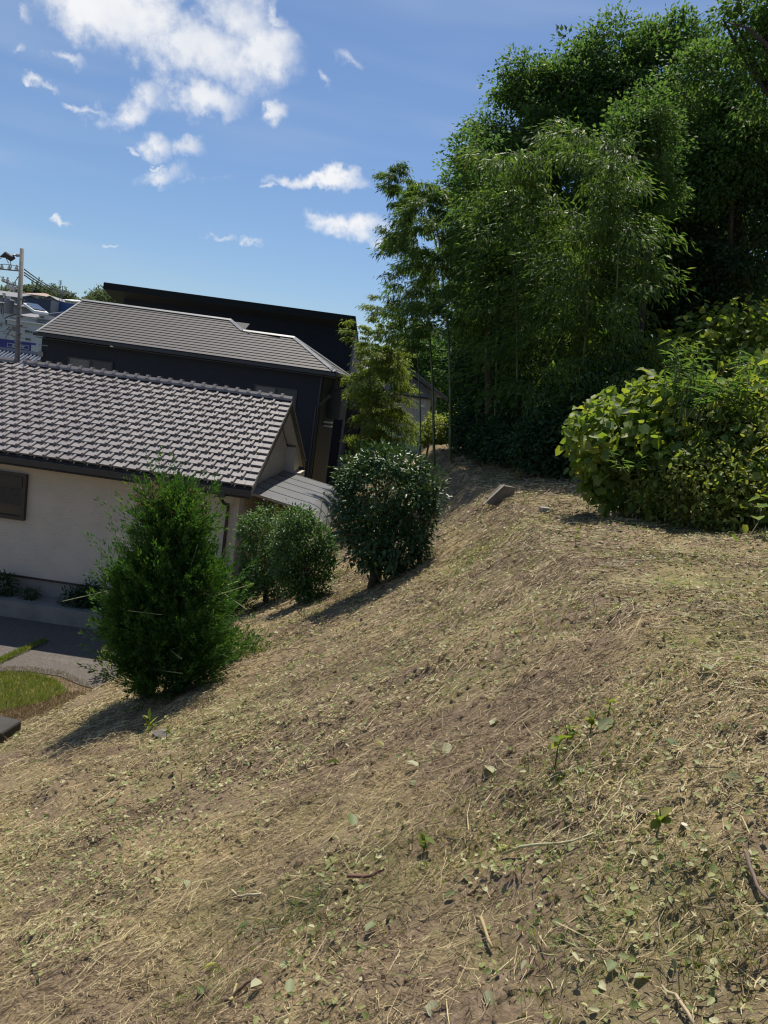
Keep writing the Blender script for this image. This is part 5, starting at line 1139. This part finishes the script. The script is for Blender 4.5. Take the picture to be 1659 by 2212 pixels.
# plants at the foot of the white wall
rng = np.random.default_rng(240)
for k, (px, py, rx, rz, lab) in enumerate(((5, 1290, .35, .35, 'dark leafy weed against the foundation at the left edge'), (62, 1300, .2, .14, 'small weed on the ledge below the white wall'), (165, 1310, .42, .28, 'dark ground cover plant at the wall foot beside the conifer'), (195, 1300, .35, .38, 'dark fern-like plant half hidden by the conifer'))):
    b = M_WH @ face_px(M_WH, px, py, OVY - .35); b.z = WH_Z; shrub_t = empty('wall_weed', tuple(b)); tag(shrub_t, lab, 'weed'); n = 500 if rz > .2 else 150
    p, o = shell_points([((0, 0, rz * .6), (rx, .22, rz))], n, .3, 1, rng, 0); kk = p[:, 2] > 0; p, o = p[kk], o[kk]; m_ = len(p)
    link('foliage', leaf_mesh('foliage', p, unit(o + rdir(rng, m_) * .6), UP + rdir(rng, m_) * .5, .10, .035, M_dkbroad, rng, 'leaf', .2), shrub_t); q = MB(); q.tube([(0, 0, -.03), (0, 0, rz)], .01, 5); q.build('stem', M_twig, shrub_t)
# leafy sprout by the conifer foot
rng = np.random.default_rng(245); b = PZ(232, 1440, -4.3); t = empty('leafy_sprout', tuple(b)); tag(t, 'bright leafy sprout sticking out left of the conifer foot', 'sprout'); n = 46
p, o = shell_points([((0, 0, .15), (.24, .2, .22))], n, .2, 1, rng, 0); link('foliage', leaf_mesh('foliage', p, unit(o * .6 + UP * .5 + rdir(rng, n) * .4), UP + rdir(rng, n) * .6, .12, .05, M_vine, rng, 'leaf', .1), t); q = MB(); q.tube([(.25, .1, -.1), (.1, 0, .05), (-.1, 0, .25)], .008, 5); q.build('stem', M_twig, t)

# ================================================================== small things on the slope
# concrete step block with a slanted side
g = G(1090, 1085); t = empty('step_block', (g[0], g[1], g[2] - .03), math.radians(24)); t.scale = (.66, .66, .66); tag(t, 'weathered concrete block with one slanted side on the slope', 'concrete block')
q = MB(); q.slab([(-.42, 0, -.05), (.26, 0, -.05), (.26, 0, .45), (-.08, 0, .47), (-.42, 0, .10)], (0, .22, 0)); q.build('block', plain('old_block', (.17, .145, .12), .9, .25, 7, .4, 60, stain=((.12, .10, .085), 4.0, .5, .6)), t, bevel=.02)
q = MB(); q.slab([(-.62, -.03, -.08), (-.09, -.03, .475), (-.09, .03, .475), (-.62, .03, -.08)], (0, 0, .03)); q.build('pale_edge', plain('pale_concrete', (.30, .27, .225), .85, .15, 8), t)
g = G(1176, 1108); t = empty('paving_stone', (g[0], g[1], g[2] - .02), .3); tag(t, 'small square grey stone lying in front of the step block', 'stone'); q = MB(); q.box((0, 0, .05), (.15, .12, .11)); q.build('stone', M_conc, t, bevel=.018)
# dark kerb block at the left edge
g = G(18, 1608); t = empty('kerb_block', (g[0] - .1, g[1], g[2] - .12), math.radians(-8)); tag(t, 'dark concrete kerb block at the left edge of the grass', 'kerb block')
q = MB(); q.box((-.48, .1, .05), (1.1, .4, .5)); q.build('block', plain('dark_block', (.05, .046, .042), .9, .2, 6, .3, 50), t, bevel=.03)
# timber edging between the grass and the bank
for k, (x0, y0, x1, y1) in enumerate(((100, 1558, 175, 1520), (180, 1516, 262, 1474))):
    a, b_ = PZ(x0, y0, PAD_Z + .05), PZ(x1, y1, PAD_Z + .05); q = MB(); q.slab([Vector(a), Vector(b_), Vector(b_) - Vector((0, 0, .12)), Vector(a) - Vector((0, 0, .12))], (.10, -.03, 0)); o = q.build('edging_kerb', M_conc); tag(o, ('lower', 'upper')[k] + ' length of pale edging between the grass and the bank', 'kerb', 'edging along the bank foot')
# stakes along the edge by the bamboo
for k, (px, py, h, lab) in enumerate(((1044, 968, .75, 'pale post standing at the right edge of the dark shrubs'), (1010, 935, .55, 'short dark stake near the pale post'), (886, 1000, .5, 'dark stake in front of the tall bamboo pair'), (958, 955, .6, 'dark stake between the tall bamboo poles'), (978, 948, .9, 'grey stake in front of the clipped hedge'), (921, 985, .4, 'low stake left of the tall bamboo pair'))):
    g = G(px, py); t = empty('stake', tuple(g)); tag(t, lab, 'stake', 'stakes near the bamboo'); q = MB(); q.tube([(0, 0, -.1), (.02, 0, h)], .05 if k in (0, 4) else .035, 8); q.build('post', M_pole if k in (0, 4) else M_bark, t)
    q = MB(); q.tube([(.02, 0, h), (.021, 0, h + .012)], .045 if k in (0, 4) else .03, 8); q.build('top', M_twig, t)
# hedge and bushes near the grey house, green netting
for k, (px, D, rx, rz, mat, lab) in enumerate(((945, 30, .7, .75, M_vine, 'sunlit clipped bush in front of the grey house'), (975, 30.5, .75, .8, M_vine, 'sunlit bush behind the right tall bamboo'), (1010, 33, .55, 1.7, M_vine, 'creeper-covered bush with sunlit top beside the grey house'), (1005, 29, .35, .6, M_kudzu, 'small bright plant at the end of the shaded path'))):
    b = P(px, 930 if k != 2 else 900, D); shb = shrub('garden_bush', lab, px, 930, rx, .6, rz, mat, 250 + k, 2600, .11, .06, D=D)
    shb.location.z = max(float(b[2]) - rz * .9, shb.location.z - .3)
m, nt, b, out = new_mat('green_net'); b.inputs['Base Color'].default_value = (.02, .22, .16, 1); b.inputs['Roughness'].default_value = .7; M_net = m
a = P(885, 965, 29); t = empty('green_net_fence', (a[0] - 1.6, a[1], a[2] - .1), 0); tag(t, 'green garden netting on thin posts behind the young bamboo', 'netting'); q = MB()
for i in range(34): q.tube([(i * .06, 0, 0), (i * .06, 0, .85)], .006, 4, cap=False)
for i in range(15): q.tube([(0, 0, i * .06), (1.98, 0, i * .06)], .006, 4, cap=False)
tag(q.build('net', M_net, t), kind='stuff')
for i in range(4): q = MB(); q.tube([(i * .66, .02, -.3), (i * .66, .02, .95)], .018, 6); q.build('post', M_net, t)

# ================================================================== hill trees far away
rng = np.random.default_rng(300)
for k, (px, py, D, rx, rz) in enumerate(((54, 631, 185, 2.2, 2.6), (63, 630, 188, 1.6, 2.4), (78, 628, 182, 1.8, 3.4), (90, 634, 190, 2.4, 2.2), (101, 631, 186, 2.6, 3.0), (112, 633, 184, 2.4, 2.6), (122, 636, 180, 2.6, 2.2), (134, 638, 178, 2.4, 2.2), (205, 640, 185, 2.6, 3.0), (216, 637, 188, 3.0, 3.2), (228, 640, 184, 2.6, 2.6), (238, 644, 182, 2.4, 2.4), (8, 630, 176, 2.4, 2.4), (28, 632, 178, 2.4, 2.2), (192, 647, 180, 1.8, 1.8), (145, 641, 176, 2.0, 1.6))):
    rx, rz = rx * .72, rz * .72; py = py + 3
    b = P(px, py, D); gd = np.array([b[0], b[1], b[2] - 6.0]); spots = ('right beside the utility pole', 'second right of the utility pole', 'with a feathery tip above the tan roof', 'above the right end of the tan roof', 'left of the antenna mast', 'just left of the antenna mast', 'behind the antenna mast', 'right of the antenna mast', 'left of the black house roof', 'tallest left of the black house roof', 'touching the black house roof', 'lowest by the black house roof', 'at the far left edge', 'left of the utility pole', 'above the end of the power lines', 'small, above the pale pink roof')
    tree('hill_tree', 'distant hilltop tree ' + spots[k], gd, [(b, (rx, 1.6, rz)), (b + np.array([rx * .5, 0, -rz * .5]), (rx * .8, 1.4, rz * .8))], 70, 16, 1.2, .55, .3, M_far, 310 + k, .15, group='trees on the far hilltop', nlimb=3, rmin=.3)

# ================================================================== cut grass and leaves on the slope
m, nt, b, out = new_mat('straw'); at = N(nt, 'ShaderNodeAttribute'); at.attribute_name = 'rnd'
c_ = ramp(nt, at.outputs['Fac'], [(0, (.11, .075, .045)), (.22, (.20, .145, .082)), (.45, (.34, .265, .145)), (.62, (.52, .425, .24)), (.76, (.38, .36, .155)), (.90, (.20, .24, .075)), (1, (.11, .16, .05))])
L(nt, c_, b.inputs['Base Color']); b.inputs['Roughness'].default_value = .6; b.inputs['Specular IOR Level'].default_value = .35
M_straw = m
def frustum_mask(p, margin=1.12):
    d = p - EYE; z = d @ _f; x = (d @ CR) / np.maximum(z, .05); y = (d @ CU) / np.maximum(z, .05); return (z > .3) & (np.abs(x) < .5 * margin + .03) & (np.abs(y) < .667 * margin + .03)
rng = np.random.default_rng(400)
def scatter(dens, ymin, ymax, xlo=-9, xhi=9):
    n = int(dens * (ymax - ymin) * (xhi - xlo)); x = rng.uniform(xlo, xhi, n); y = rng.uniform(ymin, ymax, n); k = np.abs(x) < .62 * y + 1.0; x, y = x[k], y[k]
    xf = np.interp(y, [0, 14, 25], [-8.8, -4.6, -3.0]); k = x > xf + .05; x, y = x[k], y[k]
    p = np.stack([x, y, ground_z(x, y, True)], 1); return p[frustum_mask(p)]
def gnormal(p, e=.05):
    zx = (ground_z(p[:, 0] + e, p[:, 1]) - ground_z(p[:, 0] - e, p[:, 1])) / (2 * e); zy = (ground_z(p[:, 0], p[:, 1] + e) - ground_z(p[:, 0], p[:, 1] - e)) / (2 * e)
    return unit(np.stack([-zx, -zy, np.ones(len(p))], 1))
def straw_mesh(p, lmin, lmax, w, lift, stand=.06):
    n = len(p); nr = gnormal(p); az = rng.uniform(0, 2 * np.pi, n); a = np.stack([np.cos(az), np.sin(az), np.zeros(n)], 1); a = unit(a * np.array([1.25, .8, 1])); a -= nr * np.sum(a * nr, 1, keepdims=True); a = unit(a)
    tilt = rng.normal(0, .10, n); st = rng.random(n) < stand; tilt[st] = rng.uniform(.35, 1.3, st.sum()); a = unit(a * np.cos(tilt)[:, None] + nr * np.sin(tilt)[:, None])
    L_ = lmin + (lmax - lmin) * rng.random(n) ** 2.2; L_[st] *= .55; b_ = unit(np.cross(a, nr)); c = p + nr * (rng.random(n) ** 2 * lift)[:, None]; bend = rng.normal(0, .10, n)[:, None] * L_[:, None]
    W_ = (w * rng.uniform(.5, 1.4, n))[:, None]; wn = unit(b_ * rng.uniform(.5, 1, n)[:, None] + nr * rng.normal(0, .7, n)[:, None])
    s0 = c - a * L_[:, None] * .5; s1 = c + b_ * bend; s2 = c + a * L_[:, None] * .5; s0[st] = c[st]; s1[st] = c[st] + a[st] * L_[st][:, None] * .5; s2[st] = c[st] + a[st] * L_[st][:, None]
    v = np.stack([s0 - wn * W_, s0 + wn * W_, s1 - wn * W_, s1 + wn * W_, s2 - wn * W_ * .6, s2 + wn * W_ * .6], 1).reshape(-1, 3); bi = np.arange(n)[:, None] * 6
    q_ = np.concatenate([bi + np.array([[0, 1, 3, 2]]), bi + np.array([[2, 3, 5, 4]])], 1).reshape(-1, 4)
    patch = vnoise(p[:, 0] * .8 + 9, p[:, 1] * .8, 12) + .6 * vnoise(p[:, 0] * 2.3, p[:, 1] * 2.3, 13); t = np.clip(rng.beta(2.2, 2.2, n) * .8 + patch * .35 + (rng.random(n) < .10) * .3, 0, 1)
    return v, q_, np.repeat(t, 2)
parts_ = []
def patchy(p, thr=-.02):
    k = (vnoise(p[:, 0] * 1.1 + 5, p[:, 1] * 1.1, 21) + .7 * vnoise(p[:, 0] * 3.1, p[:, 1] * 3.1, 22)) > thr - .55 * rng.random(len(p)) ** 2; return p[k]
for dens, y0, y1, lmn, lmx, w, lf, sd in ((1500, .8, 4.5, .04, .26, .0013, .030, .05), (4300, .8, 4.5, .012, .06, .0014, .014, .14), (700, 4.5, 8, .04, .30, .0018, .035, .08), (2000, 4.5, 8, .02, .09, .0024, .02, .16), (330, 8, 13, .05, .30, .0026, .04, .10), (1000, 8, 13, .03, .12, .0036, .03, .18), (330, 13, 27, .07, .30, .006, .05, .14)):
    pp = patchy(scatter(dens, y0, y1)); parts_.append(straw_mesh(pp, lmn, lmx, w, lf, sd))
for dens, y0, y1, lmn, lmx, w, lf in ((2600, .8, 5, .02, .12, .0016, .045), (1100, 5, 9, .03, .14, .0024, .055), (420, 9, 14, .04, .16, .0036, .06)):      # matted drifts
    pp = scatter(dens, y0, y1); k = (vnoise(pp[:, 0] * .9 + 1.7, pp[:, 1] * .9, 41) + .8 * vnoise(pp[:, 0] * 2.6, pp[:, 1] * 2.6, 42)) > .27; v, q_, r = straw_mesh(pp[k], lmn, lmx, w, lf, .1); parts_.append((v, q_, np.clip(r * .35 + .40, 0, 1)))
off = 0; V, Q, R_ = [], [], []
for v, q_, r in parts_: V.append(v); Q.append(q_ + off); R_.append(r); off += len(v)
o = link('cut_grass', np_mesh('cut_grass', np.concatenate(V), np.concatenate(Q), M_straw, np.concatenate(R_))); tag(o, 'dry cut grass and stalks strewn over the slope', 'cut grass', kind='stuff')
# torn leaves lying among the stalks
M_clip = leafmat('cut_leaf', [(0, (.11, .15, .045)), (.3, (.20, .24, .075)), (.55, (.34, .36, .15)), (.8, (.48, .48, .28)), (.93, (.52, .49, .30)), (1, (.40, .27, .08))], .6, .3, (1.1, 1.1, .6))
V, Q, R_ = [], [], []; off = 0
for dens, y0, y1, s in ((680, .8, 5, .020), (280, 5, 10, .026), (80, 10, 22, .04)):
    p = scatter(dens, y0, y1); k = (vnoise(p[:, 0] * .7 + 2, p[:, 1] * .7, 31) + .6 * vnoise(p[:, 0] * 2.4, p[:, 1] * 2.4, 32) + .12 * (p[:, 0] - 0)) > .02 - .25 * rng.random(len(p)); p = p[k]; n = len(p)
    p = p + gnormal(p) * rng.uniform(.008, .035, n)[:, None]; L_ = s * rng.uniform(.5, 1.7, n); v, q_ = leaf_faces(p, unit(rdir(rng, n) * np.array([1, 1, .35])), UP + rdir(rng, n) * .55, L_, L_ * rng.uniform(.4, .9, n), 'leaf', .15, .15); V.append(v); Q.append(q_ + off); off += len(v); R_.append(np.repeat(np.clip(rng.beta(1.3, 1.7, n), 0, 1), 2))
o = link('leaf_litter', np_mesh('leaf_litter', np.concatenate(V), np.concatenate(Q), M_clip, np.concatenate(R_))); tag(o, 'torn green and pale leaves scattered among the cut grass', 'leaf litter', kind='stuff')
# low green regrowth in clumps
cn = np.array([G(*c)[:2] for c in ((1180, 1700), (1230, 1650), (1130, 1760), (1280, 1720), (1330, 1640), (1050, 1820), (960, 1760), (1190, 1850), (1250, 1900), (1350, 1850), (880, 1880), (700, 2030), (620, 1990), (1150, 2050), (1280, 2080), (420, 2160), (460, 2130), (1560, 2050), (1610, 1980), (1500, 1900), (1420, 1480), (1250, 1330), (1040, 1200), (980, 1330), (650, 1340), (730, 1290), (560, 1400))])
ci = rng.integers(0, len(cn), 5200); sp_ = cn[ci] + rng.normal(size=(5200, 2)) * (.05 + .03 * np.linalg.norm(cn[ci], axis=1))[:, None]
p = np.stack([sp_[:, 0], sp_[:, 1], ground_z(sp_[:, 0], sp_[:, 1], True)], 1); n = len(p); dn = np.clip(p[:, 1] / 3, .7, 3)
o = link('regrowth', leaf_mesh('regrowth', p, unit(np.stack([rng.normal(size=n) * .6, rng.normal(size=n) * .6, np.ones(n)], 1)), rdir(rng, n), rng.uniform(.025, .07, n) * (.7 + .3 * dn), .0035 * dn, M_grassb, rng, 'rhomb', .2, 0)); tag(o, 'low green regrowth sprouting through the cut grass', 'regrowth', kind='stuff')
# clods of soil
p = scatter(190, .8, 6); n = len(p); V, Q = [], []; cube = np.array([(-1, -1, -.6), (1, -1, -.6), (1, 1, -.6), (-1, 1, -.6), (-.7, -.7, .7), (.7, -.7, .7), (.7, .7, .7), (-.7, .7, .7)], float); fq = np.array([(4, 5, 6, 7), (0, 1, 5, 4), (1, 2, 6, 5), (2, 3, 7, 6), (3, 0, 4, 7)])
s = (.004 + .02 * rng.random(n) ** 4); v = p[:, None, :] + cube[None] * s[:, None, None] * rng.uniform(.6, 1.3, (n, 8, 3)); q_ = (np.arange(n)[:, None, None] * 8 + fq[None]).reshape(-1, 4)
o = link('soil_clods', np_mesh('soil_clods', v.reshape(-1, 3), q_, M_ground, smooth_=True)); tag(o, 'small crumbs of dry soil between the cut grass', 'soil', kind='stuff')
# lawn and grass strip by the paved yard
rng = np.random.default_rng(410)
def blades(p, hmin, hmax, w, mat, name, label, cat):
    n = len(p); d = unit(np.stack([rng.normal(size=n) * .45, rng.normal(size=n) * .45, np.ones(n)], 1)); az = rdir(rng, n); o = link(name, leaf_mesh(name, p, d, az, rng.uniform(hmin, hmax, n), w, mat, rng, 'rhomb', .25, 0)); tag(o, label, cat, kind='stuff')
def poly_scatter(poly, n):
    poly = np.array(poly); lo, hi = poly.min(0), poly.max(0); pt = rng.uniform(lo, hi, (n * 4, 2)); inside = np.zeros(len(pt), bool); j = len(poly) - 1
    for i in range(len(poly)):
        xi, yi = poly[i]; xj, yj = poly[j]; c = ((yi > pt[:, 1]) != (yj > pt[:, 1])) & (pt[:, 0] < (xj - xi) * (pt[:, 1] - yi) / (yj - yi + 1e-12) + xi); inside ^= c; j = i
    pt = pt[inside][:n]; return np.stack([pt[:, 0], pt[:, 1], ground_z(pt[:, 0], pt[:, 1], True)], 1)
def pxpoly(l): return [tuple(PZ(x, y, PAD_Z)[:2]) for x, y in l]
blades(poly_scatter(pxpoly([(-60, 1455), (60, 1455), (120, 1470), (150, 1495), (90, 1520), (0, 1540), (-80, 1545)]), 10000), .03, .13, .009, M_grassb, 'lawn', 'green lawn grass left of the conifer', 'grass')
blades(poly_scatter(pxpoly([(-40, 1545), (90, 1520), (150, 1495), (245, 1500), (170, 1525), (95, 1562), (40, 1600), (-60, 1640)]), 9000), .03, .09, .007, M_dry, 'dry_lawn', 'dry straw-coloured grass along the bank foot', 'grass')
ed = poly_scatter(pxpoly([(-60, 1440), (60, 1442), (135, 1452), (180, 1472), (250, 1496), (230, 1506), (165, 1492), (120, 1476), (50, 1462), (-60, 1466)]), 3200); ed[:, 2] = PAD_Z + .01
blades(ed, .02, .07, .006, M_dry, 'yard_edge_grass', 'thin dry grass creeping over the edge of the yard', 'grass')
sp = poly_scatter(pxpoly([(-20, 1446), (105, 1388), (90, 1386), (40, 1408), (-20, 1436)]), 2200); sp[:, 2] = PAD_Z + .03
blades(sp, .04, .11, .009, M_grassb, 'grass_strip', 'strip of yellowish grass growing in the joint of the yard', 'grass')
# single larger leaves, sprouts, sticks and stumps on the slope
v, q_ = leaf_faces(np.zeros((1, 3)), np.array([[1.0, 0, 0]]), np.array([[0, 0, 1.0]]), 1.0, .75, 'leaf', .12, .16); bme = np_mesh('fallen_leaf', v, q_, leafmat('fallen_leaf', [(0, (.10, .15, .05)), (.35, (.30, .34, .18)), (.7, (.48, .48, .32)), (1, (.34, .36, .10))], .55, .35, (1.1, 1.1, .6), attr=False))
FL = [(710, 1885), (725, 1860), (515, 1920), (810, 2010), (470, 2080), (600, 2120), (430, 2150), (960, 1940), (1080, 1830), (1175, 1740), (905, 1650), (735, 1640), (1060, 1560), (830, 1610), (1210, 1640), (1330, 2070), (1370, 2105), (620, 2180), (560, 2150), (925, 2185), (655, 2010), (1110, 1800), (880, 1700), (250, 1740), (95, 1760), (400, 1900), (1000, 1890), (1290, 1590), (1490, 1385), (950, 1350), (1125, 1650), (1460, 1620), (1530, 1480), (340, 1570), (1060, 1690), (1240, 1680), (760, 1790), (970, 1600), (690, 1890), (1420, 1870), (780, 1925), (1190, 2000), (540, 1990), (1050, 2150), (1560, 1700), (320, 1990)]
for k, (px, py) in enumerate(FL):
    g = G(px, py); o = link('fallen_leaf', bme); s_ = rng.uniform(.045, .08) * (1 if py > 1800 else 1.3); o.location = (g[0], g[1], gz(g[0], g[1]) + .02); o.scale = (s_, s_ * rng.uniform(.7, 1.1), s_); o.rotation_euler = (rng.normal() * .35, rng.normal() * .35, rng.uniform(0, 6.28)); tag(o, 'pale torn leaf lying on the cut grass of the slope', 'leaf', 'pale leaves lying on the slope')
STK = [((1608, 1870), (1659, 1955), .007, 'brown stick lying at the right edge of the slope', (.14, .10, .075)), ((1030, 1985), (1062, 2045), .007, 'short pale bamboo stick on the slope', (.36, .27, .14)), ((495, 2190), (508, 2150), .006, 'short yellow cut stalk near the bottom edge', (.38, .32, .15)), ((745, 1920), (835, 1890), .008, 'reddish brown twig in the middle foreground', (.16, .08, .06)), ((1085, 1850), (1280, 1820), .006, 'long pale stalk across the right foreground', (.45, .42, .24)), ((560, 1935), (500, 1925), .006, 'pale dry stalk in the left foreground', (.5, .45, .3)), ((480, 2180), (560, 2140), .007, 'curved brown twig by the yellow stalk', (.14, .09, .06)), ((1500, 2200), (1430, 2120), .005, 'thin tan stem near the lower right corner', (.40, .33, .2))]
for k, (a, b_, r, lab, c) in enumerate(STK):
    a, b_ = G(*a), G(*b_); m_ = (a + b_) / 2; q = MB(); pts = []
    for s in np.linspace(0, 1, 6): p = a + (b_ - a) * s; pts.append((p[0] + rng.normal() * .002, p[1], gz(p[0], p[1]) + .022 + r))
    q.tube(pts, [r, r, r * .95, r * .9, r * .85, r * .7], 7); o = q.build('stick', plain('stick_colour', c, .7, .2, 30), smooth_=True); tag(o, lab, 'stick')
for k, (px, py, r, h, lab) in enumerate(((1472, 1795, .012, .045, 'pale cut stem stump standing at the right of the slope'), (1380, 1770, .016, .035, 'brown cut stump left of the pale one'))):
    g = G(px, py); t = empty('stump', (g[0], g[1], gz(g[0], g[1]))); tag(t, lab, 'stump'); q = MB(); q.tube([(0, 0, -.03), (.005, 0, h)], [r * 1.1, r], 10); q.build('stem', M_twig, t); q = MB(); q.tube([(.005, 0, h), (.005, 0, h + .003)], r * .95, 10); q.build('cut_face', plain('cut_wood', (.55, .5, .38), .7) if k == 0 else M_twig, t)
SPR = [(1195, 1680, .16, 'tallest green sprout in the middle of the slope'), (1225, 1620, .13, 'sprout with two round leaves behind the tallest one'), (1275, 1590, .11, 'small kudzu sprout right of the tallest sprouts'), (1310, 1560, .13, 'upright single-leaf sprout upslope of the others'), (320, 1590, .22, 'single-leaf sprout at the edge of the conifer shadow'), (360, 1600, .16, 'dark sprout beside the flat pale stone'), (1420, 1790, .10, 'dark green sprout near the cut stumps'), (915, 1835, .10, 'small sprout in the left middle foreground'), (1135, 1030, .32, 'leafy weed upslope of the step block'), (1115, 1170 - 130, .22, 'shorter leafy weed beside the step block'), (1245, 1165, .18, 'grassy tuft in front of the thicket'), (1300, 1030, .15, 'yellow sprout in the shade under the thicket')]
for k, (px, py, h, lab) in enumerate(SPR):
    g = G(px, py); t = empty('sprout', (g[0], g[1], gz(g[0], g[1]))); tag(t, lab, 'sprout'); q = MB(); q.tube([(0, 0, -.02), (rng.normal() * .01, 0, h * .6), (rng.normal() * .02, 0, h)], [.004, .003, .002], 5); q.build('stem', M_culm, t); n = 7 if h < .2 else 14
    u = rng.uniform(.3, 1, n); p = np.stack([0 * u, 0 * u, h * u], 1); s_ = .06 if h < .2 else .11
    link('leaves', leaf_mesh('leaves', p, unit(rdir(rng, n) + UP * .4), UP + rdir(rng, n) * .5, rng.uniform(.6, 1.1, n) * s_, s_ * (.6 if h < .2 else .3), M_vine, rng, 'leaf', .12), t)
for k, (px, py, w) in enumerate(((470, 1590, .16),)):
    g = G(358, 1583); t = empty('flat_stone', (g[0], g[1], gz(g[0], g[1]))); tag(t, 'flat pale stone half buried near the conifer shadow', 'stone'); q = MB(); q.tube([(0, 0, -.03), (0, 0, .02), (0, .01, .05)], [.13, .12, .07], 9); q.build('stone', plain('grey_stone', (.17, .155, .135), .9, .25, 9, .3, 50), t, smooth_=False)
# green tufts of uncut grass at the right
for k, (px, py, n, lab) in enumerate(((1640, 2080, 150, 'yellow-green tuft of grass in the lower right corner'), (1560, 1960, 90, 'smaller grass tuft above the lower right tuft'), (660, 1970, 260, 'dark flattened clump of grass in the left foreground'), (1240, 2030, 240, 'bluish heap of cut stems in the right foreground'))):
    g = G(px, py); t = empty('grass_tuft', (g[0], g[1], gz(g[0], g[1]))); tag(t, lab, 'grass tuft'); x, y = rng.normal(size=n) * .09, rng.normal(size=n) * .06; z = np.array([gz(g[0] + a, g[1] + c_) for a, c_ in zip(x, y)]) - gz(g[0], g[1])
    d = unit(np.stack([rng.normal(size=n), rng.normal(size=n), np.full(n, 1.6 if k < 2 else .18)], 1)); tag(link('blades', leaf_mesh('blades', np.stack([x, y, z], 1), d, rdir(rng, n), rng.uniform(.03, .085, n), .004, (M_dry, M_dry, M_lig, M_clip)[k], rng, 'rhomb', .2, 0), t), kind='stuff')
